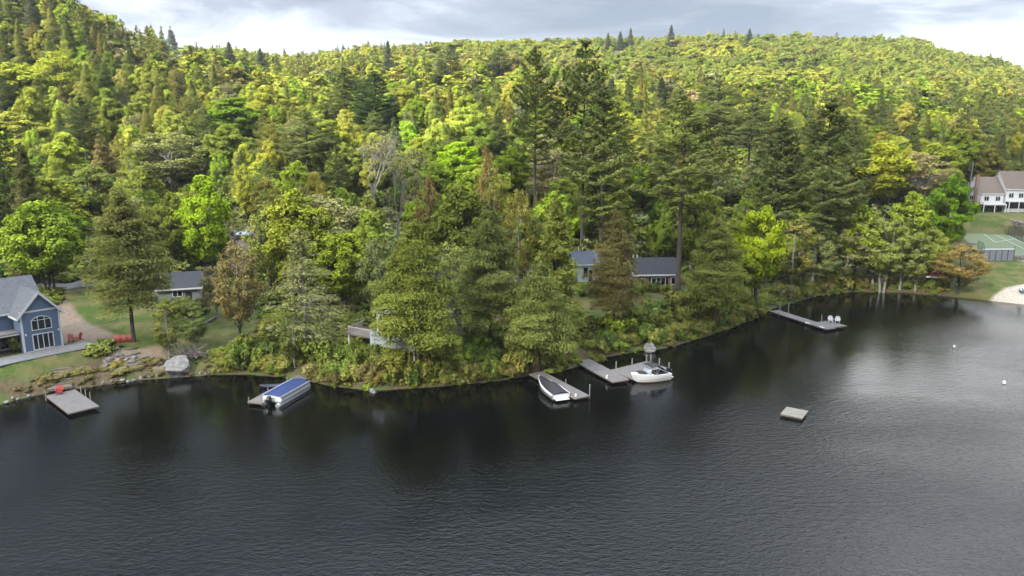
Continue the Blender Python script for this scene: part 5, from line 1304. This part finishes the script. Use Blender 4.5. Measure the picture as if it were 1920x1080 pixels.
for k, (a, b_) in enumerate(SR):
    q = at(a, b_, .1); rock('rock', (q[0], q[1] + rng.uniform(-.1, .6), rng.uniform(.05, .35)), rng.uniform(.2, .55), rng.uniform(.2, .42), rng.uniform(.15, .35), 20 + k, M_STONE if rng.random() < .6 else M_STONE2,
         'pale stone in the row along the waterline left of the big boulder' if k > 4 else 'stone at the waterline left of the wide plank dock', group='stones along the waterline' if k > 4 else 'stones left of the wide dock')
for k in range(16):
    q = hit(rng.uniform(200, 300), rng.uniform(668, 700)); rock('rock', (q[0], q[1], q[2] + .1), rng.uniform(.35, .75), rng.uniform(.3, .6), rng.uniform(.25, .5), 60 + k, M_STONE2 if k % 3 else M_STONE, 'rough rock in the rubble on the bank between the logs and the big boulder', group='rocks in the bank rubble')
def log(p, q, r, label, group=None, m=None):
    o = empty('log', p, 0, label, 'log', group); d = np.array(q) - np.array(p)
    n = 6; b = MB(); b.tube([tuple(d * t / (n - 1) + rng.normal(size=3) * r * .15) for t in range(n)], [r * 1.05] * 2 + [r] * 2 + [r * .85] * 2, 8); b.build('trunk', m or M_TWIG, o, True)
    b = MB(); 
    for k in (.3, .62): b.tube([tuple(d * k), tuple(d * k + rng.normal(size=3) * r + [0, 0, r * 1.9])], [r * .3, r * .2], 6)
    b.build('branch_stub', m or M_TWIG, o); return o
for (a, b_, c, d, r, l) in ((224, 676, 262, 664, .17, 'long grey timber lying on the bank below the red lawn chairs'), (238, 690, 285, 680, .2, 'pale log on the bank, lower one left of the big boulder'), (240, 682, 278, 671, .16, 'pale log on the bank, upper one left of the big boulder'), (170, 668, 258, 652, .12, 'timber edging in front of the red lawn chairs'), (378, 612, 405, 597, .2, 'pale log lying on the lawn beside the brownish budding tree')):
    p, q = hit(a, b_), hit(c, d); log(p + [0, 0, r * .8], q + [0, 0, r * .8], r, l)
q = hit(355, 672); T = Tubes()
for k in range(46):
    a = rng.uniform(0, 3.3) - .1; l = rng.uniform(1.2, 3.4); o_ = rng.normal(size=3) * [.9, .5, .15] + [0, 0, .2]; e = o_ + np.array([math.cos(a) * l, rng.normal() * .6, math.sin(a) * l * .8 + .1]); T.add(curve(o_, e, .1, 5, .12), np.linspace(.1, .03, 5) * rng.uniform(.5, 1.2), 5)
v, f = T.get(); o = link('brush_pile', np_mesh('brush_pile', v, f, [M_TWIG], smooth=True)); o.location = [float(t) for t in q]; tag(o, 'tangled pile of pale dead branches and roots above the big boulder', 'brush pile')
q = hit(40, 502); T = Tubes()
for k in range(30):
    o_ = rng.normal(size=3) * [2.2, .7, .25] + [0, 0, .35]; T.add(curve(o_, o_ + np.array([rng.uniform(.8, 2), rng.normal() * .5, rng.normal() * .15]), 0, 3), [.14, .13, .12], 6)
v, f = T.get(); o = link('log_pile', np_mesh('log_pile', v, f, [mat('cut_wood', (.32, .20, .12), .9, .3, 4)], smooth=True)); o.location = [float(t) for t in q]; tag(o, 'heap of cut logs behind the blue house under the bright round maple', 'log pile')

# ------------------------------------------------------------------ shrubs along the bank
SC = [(.155, .165, .034), (.12, .165, .028), (.19, .19, .04), (.09, .13, .028), (.175, .225, .026), (.17, .15, .052)]
SN = ['olive', 'green', 'yellowish', 'dark green', 'bright green', 'brownish']
sh = []
def bush(x, y, w, hgt, ci):
    ps = PR['shrub'][rng.integers(4)]; o = place_tree('shrub', ps, x, y, hgt * ps.H / 1.75, w, jit(SC[ci], .1), None, 'shrub', 'shrubs along the bank')
    sh.append((proj((x, y, 1))[0], ci, o))
SEG = [(418, 700), (470, 702), (520, 705), (575, 712), (620, 722), (700, 731), (780, 727), (860, 722), (930, 715), (985, 706), (1040, 698)]
def along(SEG, n, d0, d1, pal, w0=1.9, w1=3.4, h0=1.1, h1=2.4):
    S = np.array([at(a, b_, 0)[:2] for a, b_ in SEG]); s = np.r_[0, np.cumsum(np.hypot(*np.diff(S, axis=0).T))]
    for k in range(n):
        t = s[-1] * (k + rng.uniform(.1, .9)) / n; x = np.interp(t, s, S[:, 0]); y = np.interp(t, s, S[:, 1]) + rng.uniform(d0, d1)
        if any(math.hypot(x - q[0], y - q[1]) < 1.3 for q in KEEP): continue
        bush(x, y, rng.uniform(w0, w1), rng.uniform(h0, h1), int(rng.choice(pal)))
KEEP = [hit(*q)[:2] for q in ((700, 690), (1003, 702), (560, 704), (1090, 676))]
along(SEG, 40, .35, 1.7, [0, 0, 2, 2, 5, 1]); along(SEG, 30, 2.8, 5.2, [0, 1, 3, 4, 2]); along(SEG[3:9], 14, 5.5, 7.5, [1, 3, 4], h1=1.9)
along([(1100, 686), (1130, 668), (1200, 657), (1250, 651), (1310, 634), (1370, 614), (1425, 592)], 30, .3, 1.9, [0, 1, 2, 3], 1.8, 3.2, 1.0, 2.2)
along([(1120, 672), (1200, 657), (1250, 651), (1310, 634), (1370, 614), (1425, 592)], 22, 3.2, 7.5, [1, 3, 4, 4, 0], 2.2, 4.0, 1.4, 2.8)
along([(1450, 574), (1485, 566), (1530, 554), (1600, 545), (1700, 547), (1760, 553)], 34, .2, 2.6, [0, 1, 2, 5], 2.2, 4.0, 1.2, 2.6)
along([(60, 742), (180, 722), (280, 710)], 14, .8, 3.2, [2, 5, 5], 1.2, 2.0, .4, .8)
for (a, b_, w, h_, c, l) in ((1222, 547, 3.2, 2.1, 3, 'dark round shrub under the white bay window of the tan cottage'), (30, 660, 2.0, 2.0, 1, 'green shrub at the porch of the blue house'), (775, 720, 2.3, 3.0, 3, 'dark green pointed shrub at the foot of the large dense shore hemlock'), (600, 690, 3.4, 3.0, 1, None), (455, 690, 3.0, 3.2, 1, None),
        (322, 592, 3.0, 2.6, 1, 'green shrub at the left corner of the small grey cottage'), (352, 590, 3.2, 2.4, 0, 'olive shrub in front of the small grey cottage door'), (377, 586, 2.8, 2.8, 5, 'brownish shrub at the right corner of the small grey cottage'), (1196, 556, 3.0, 2.2, 1, 'green shrub before the left end of the tan cottage'), (1252, 552, 2.4, 1.6, 0, 'low olive shrub before the right end of the tan cottage'), (1092, 552, 2.6, 1.8, 1, 'green shrub before the left side of the white cottage'), (1118, 556, 2.4, 1.5, 3, 'dark green shrub before the right side of the white cottage')):
    q = hit(a, b_); bush(q[0], q[1], w, h_, c)
    if l: sh.pop()[2]['label'] = l
sh.sort(key=lambda q: q[0]); cnt = {}
ZONES = [(300, 'on the bank below the blue house'), (560, 'on the bank left of the pontoon boat'), (780, 'on the bank between pontoon boat and large hemlock'), (1010, 'on the bank left of the straight dock'), (1260, 'on the bank behind the L-shaped dock'), (1450, 'on the bank below the leaning hemlock'), (9999, 'on the cove shore under the birches')]
for px, ci, o in sh:
    z = next(t for e, t in ZONES if px < e); k = (SN[ci], z); cnt.setdefault(k, []).append(o)
for (n, z), v in cnt.items():
    for k, o in enumerate(v): o['label'] = f'{n} shrub {z}' + (f', {ORD[k]} from left' if len(v) > 1 else '')
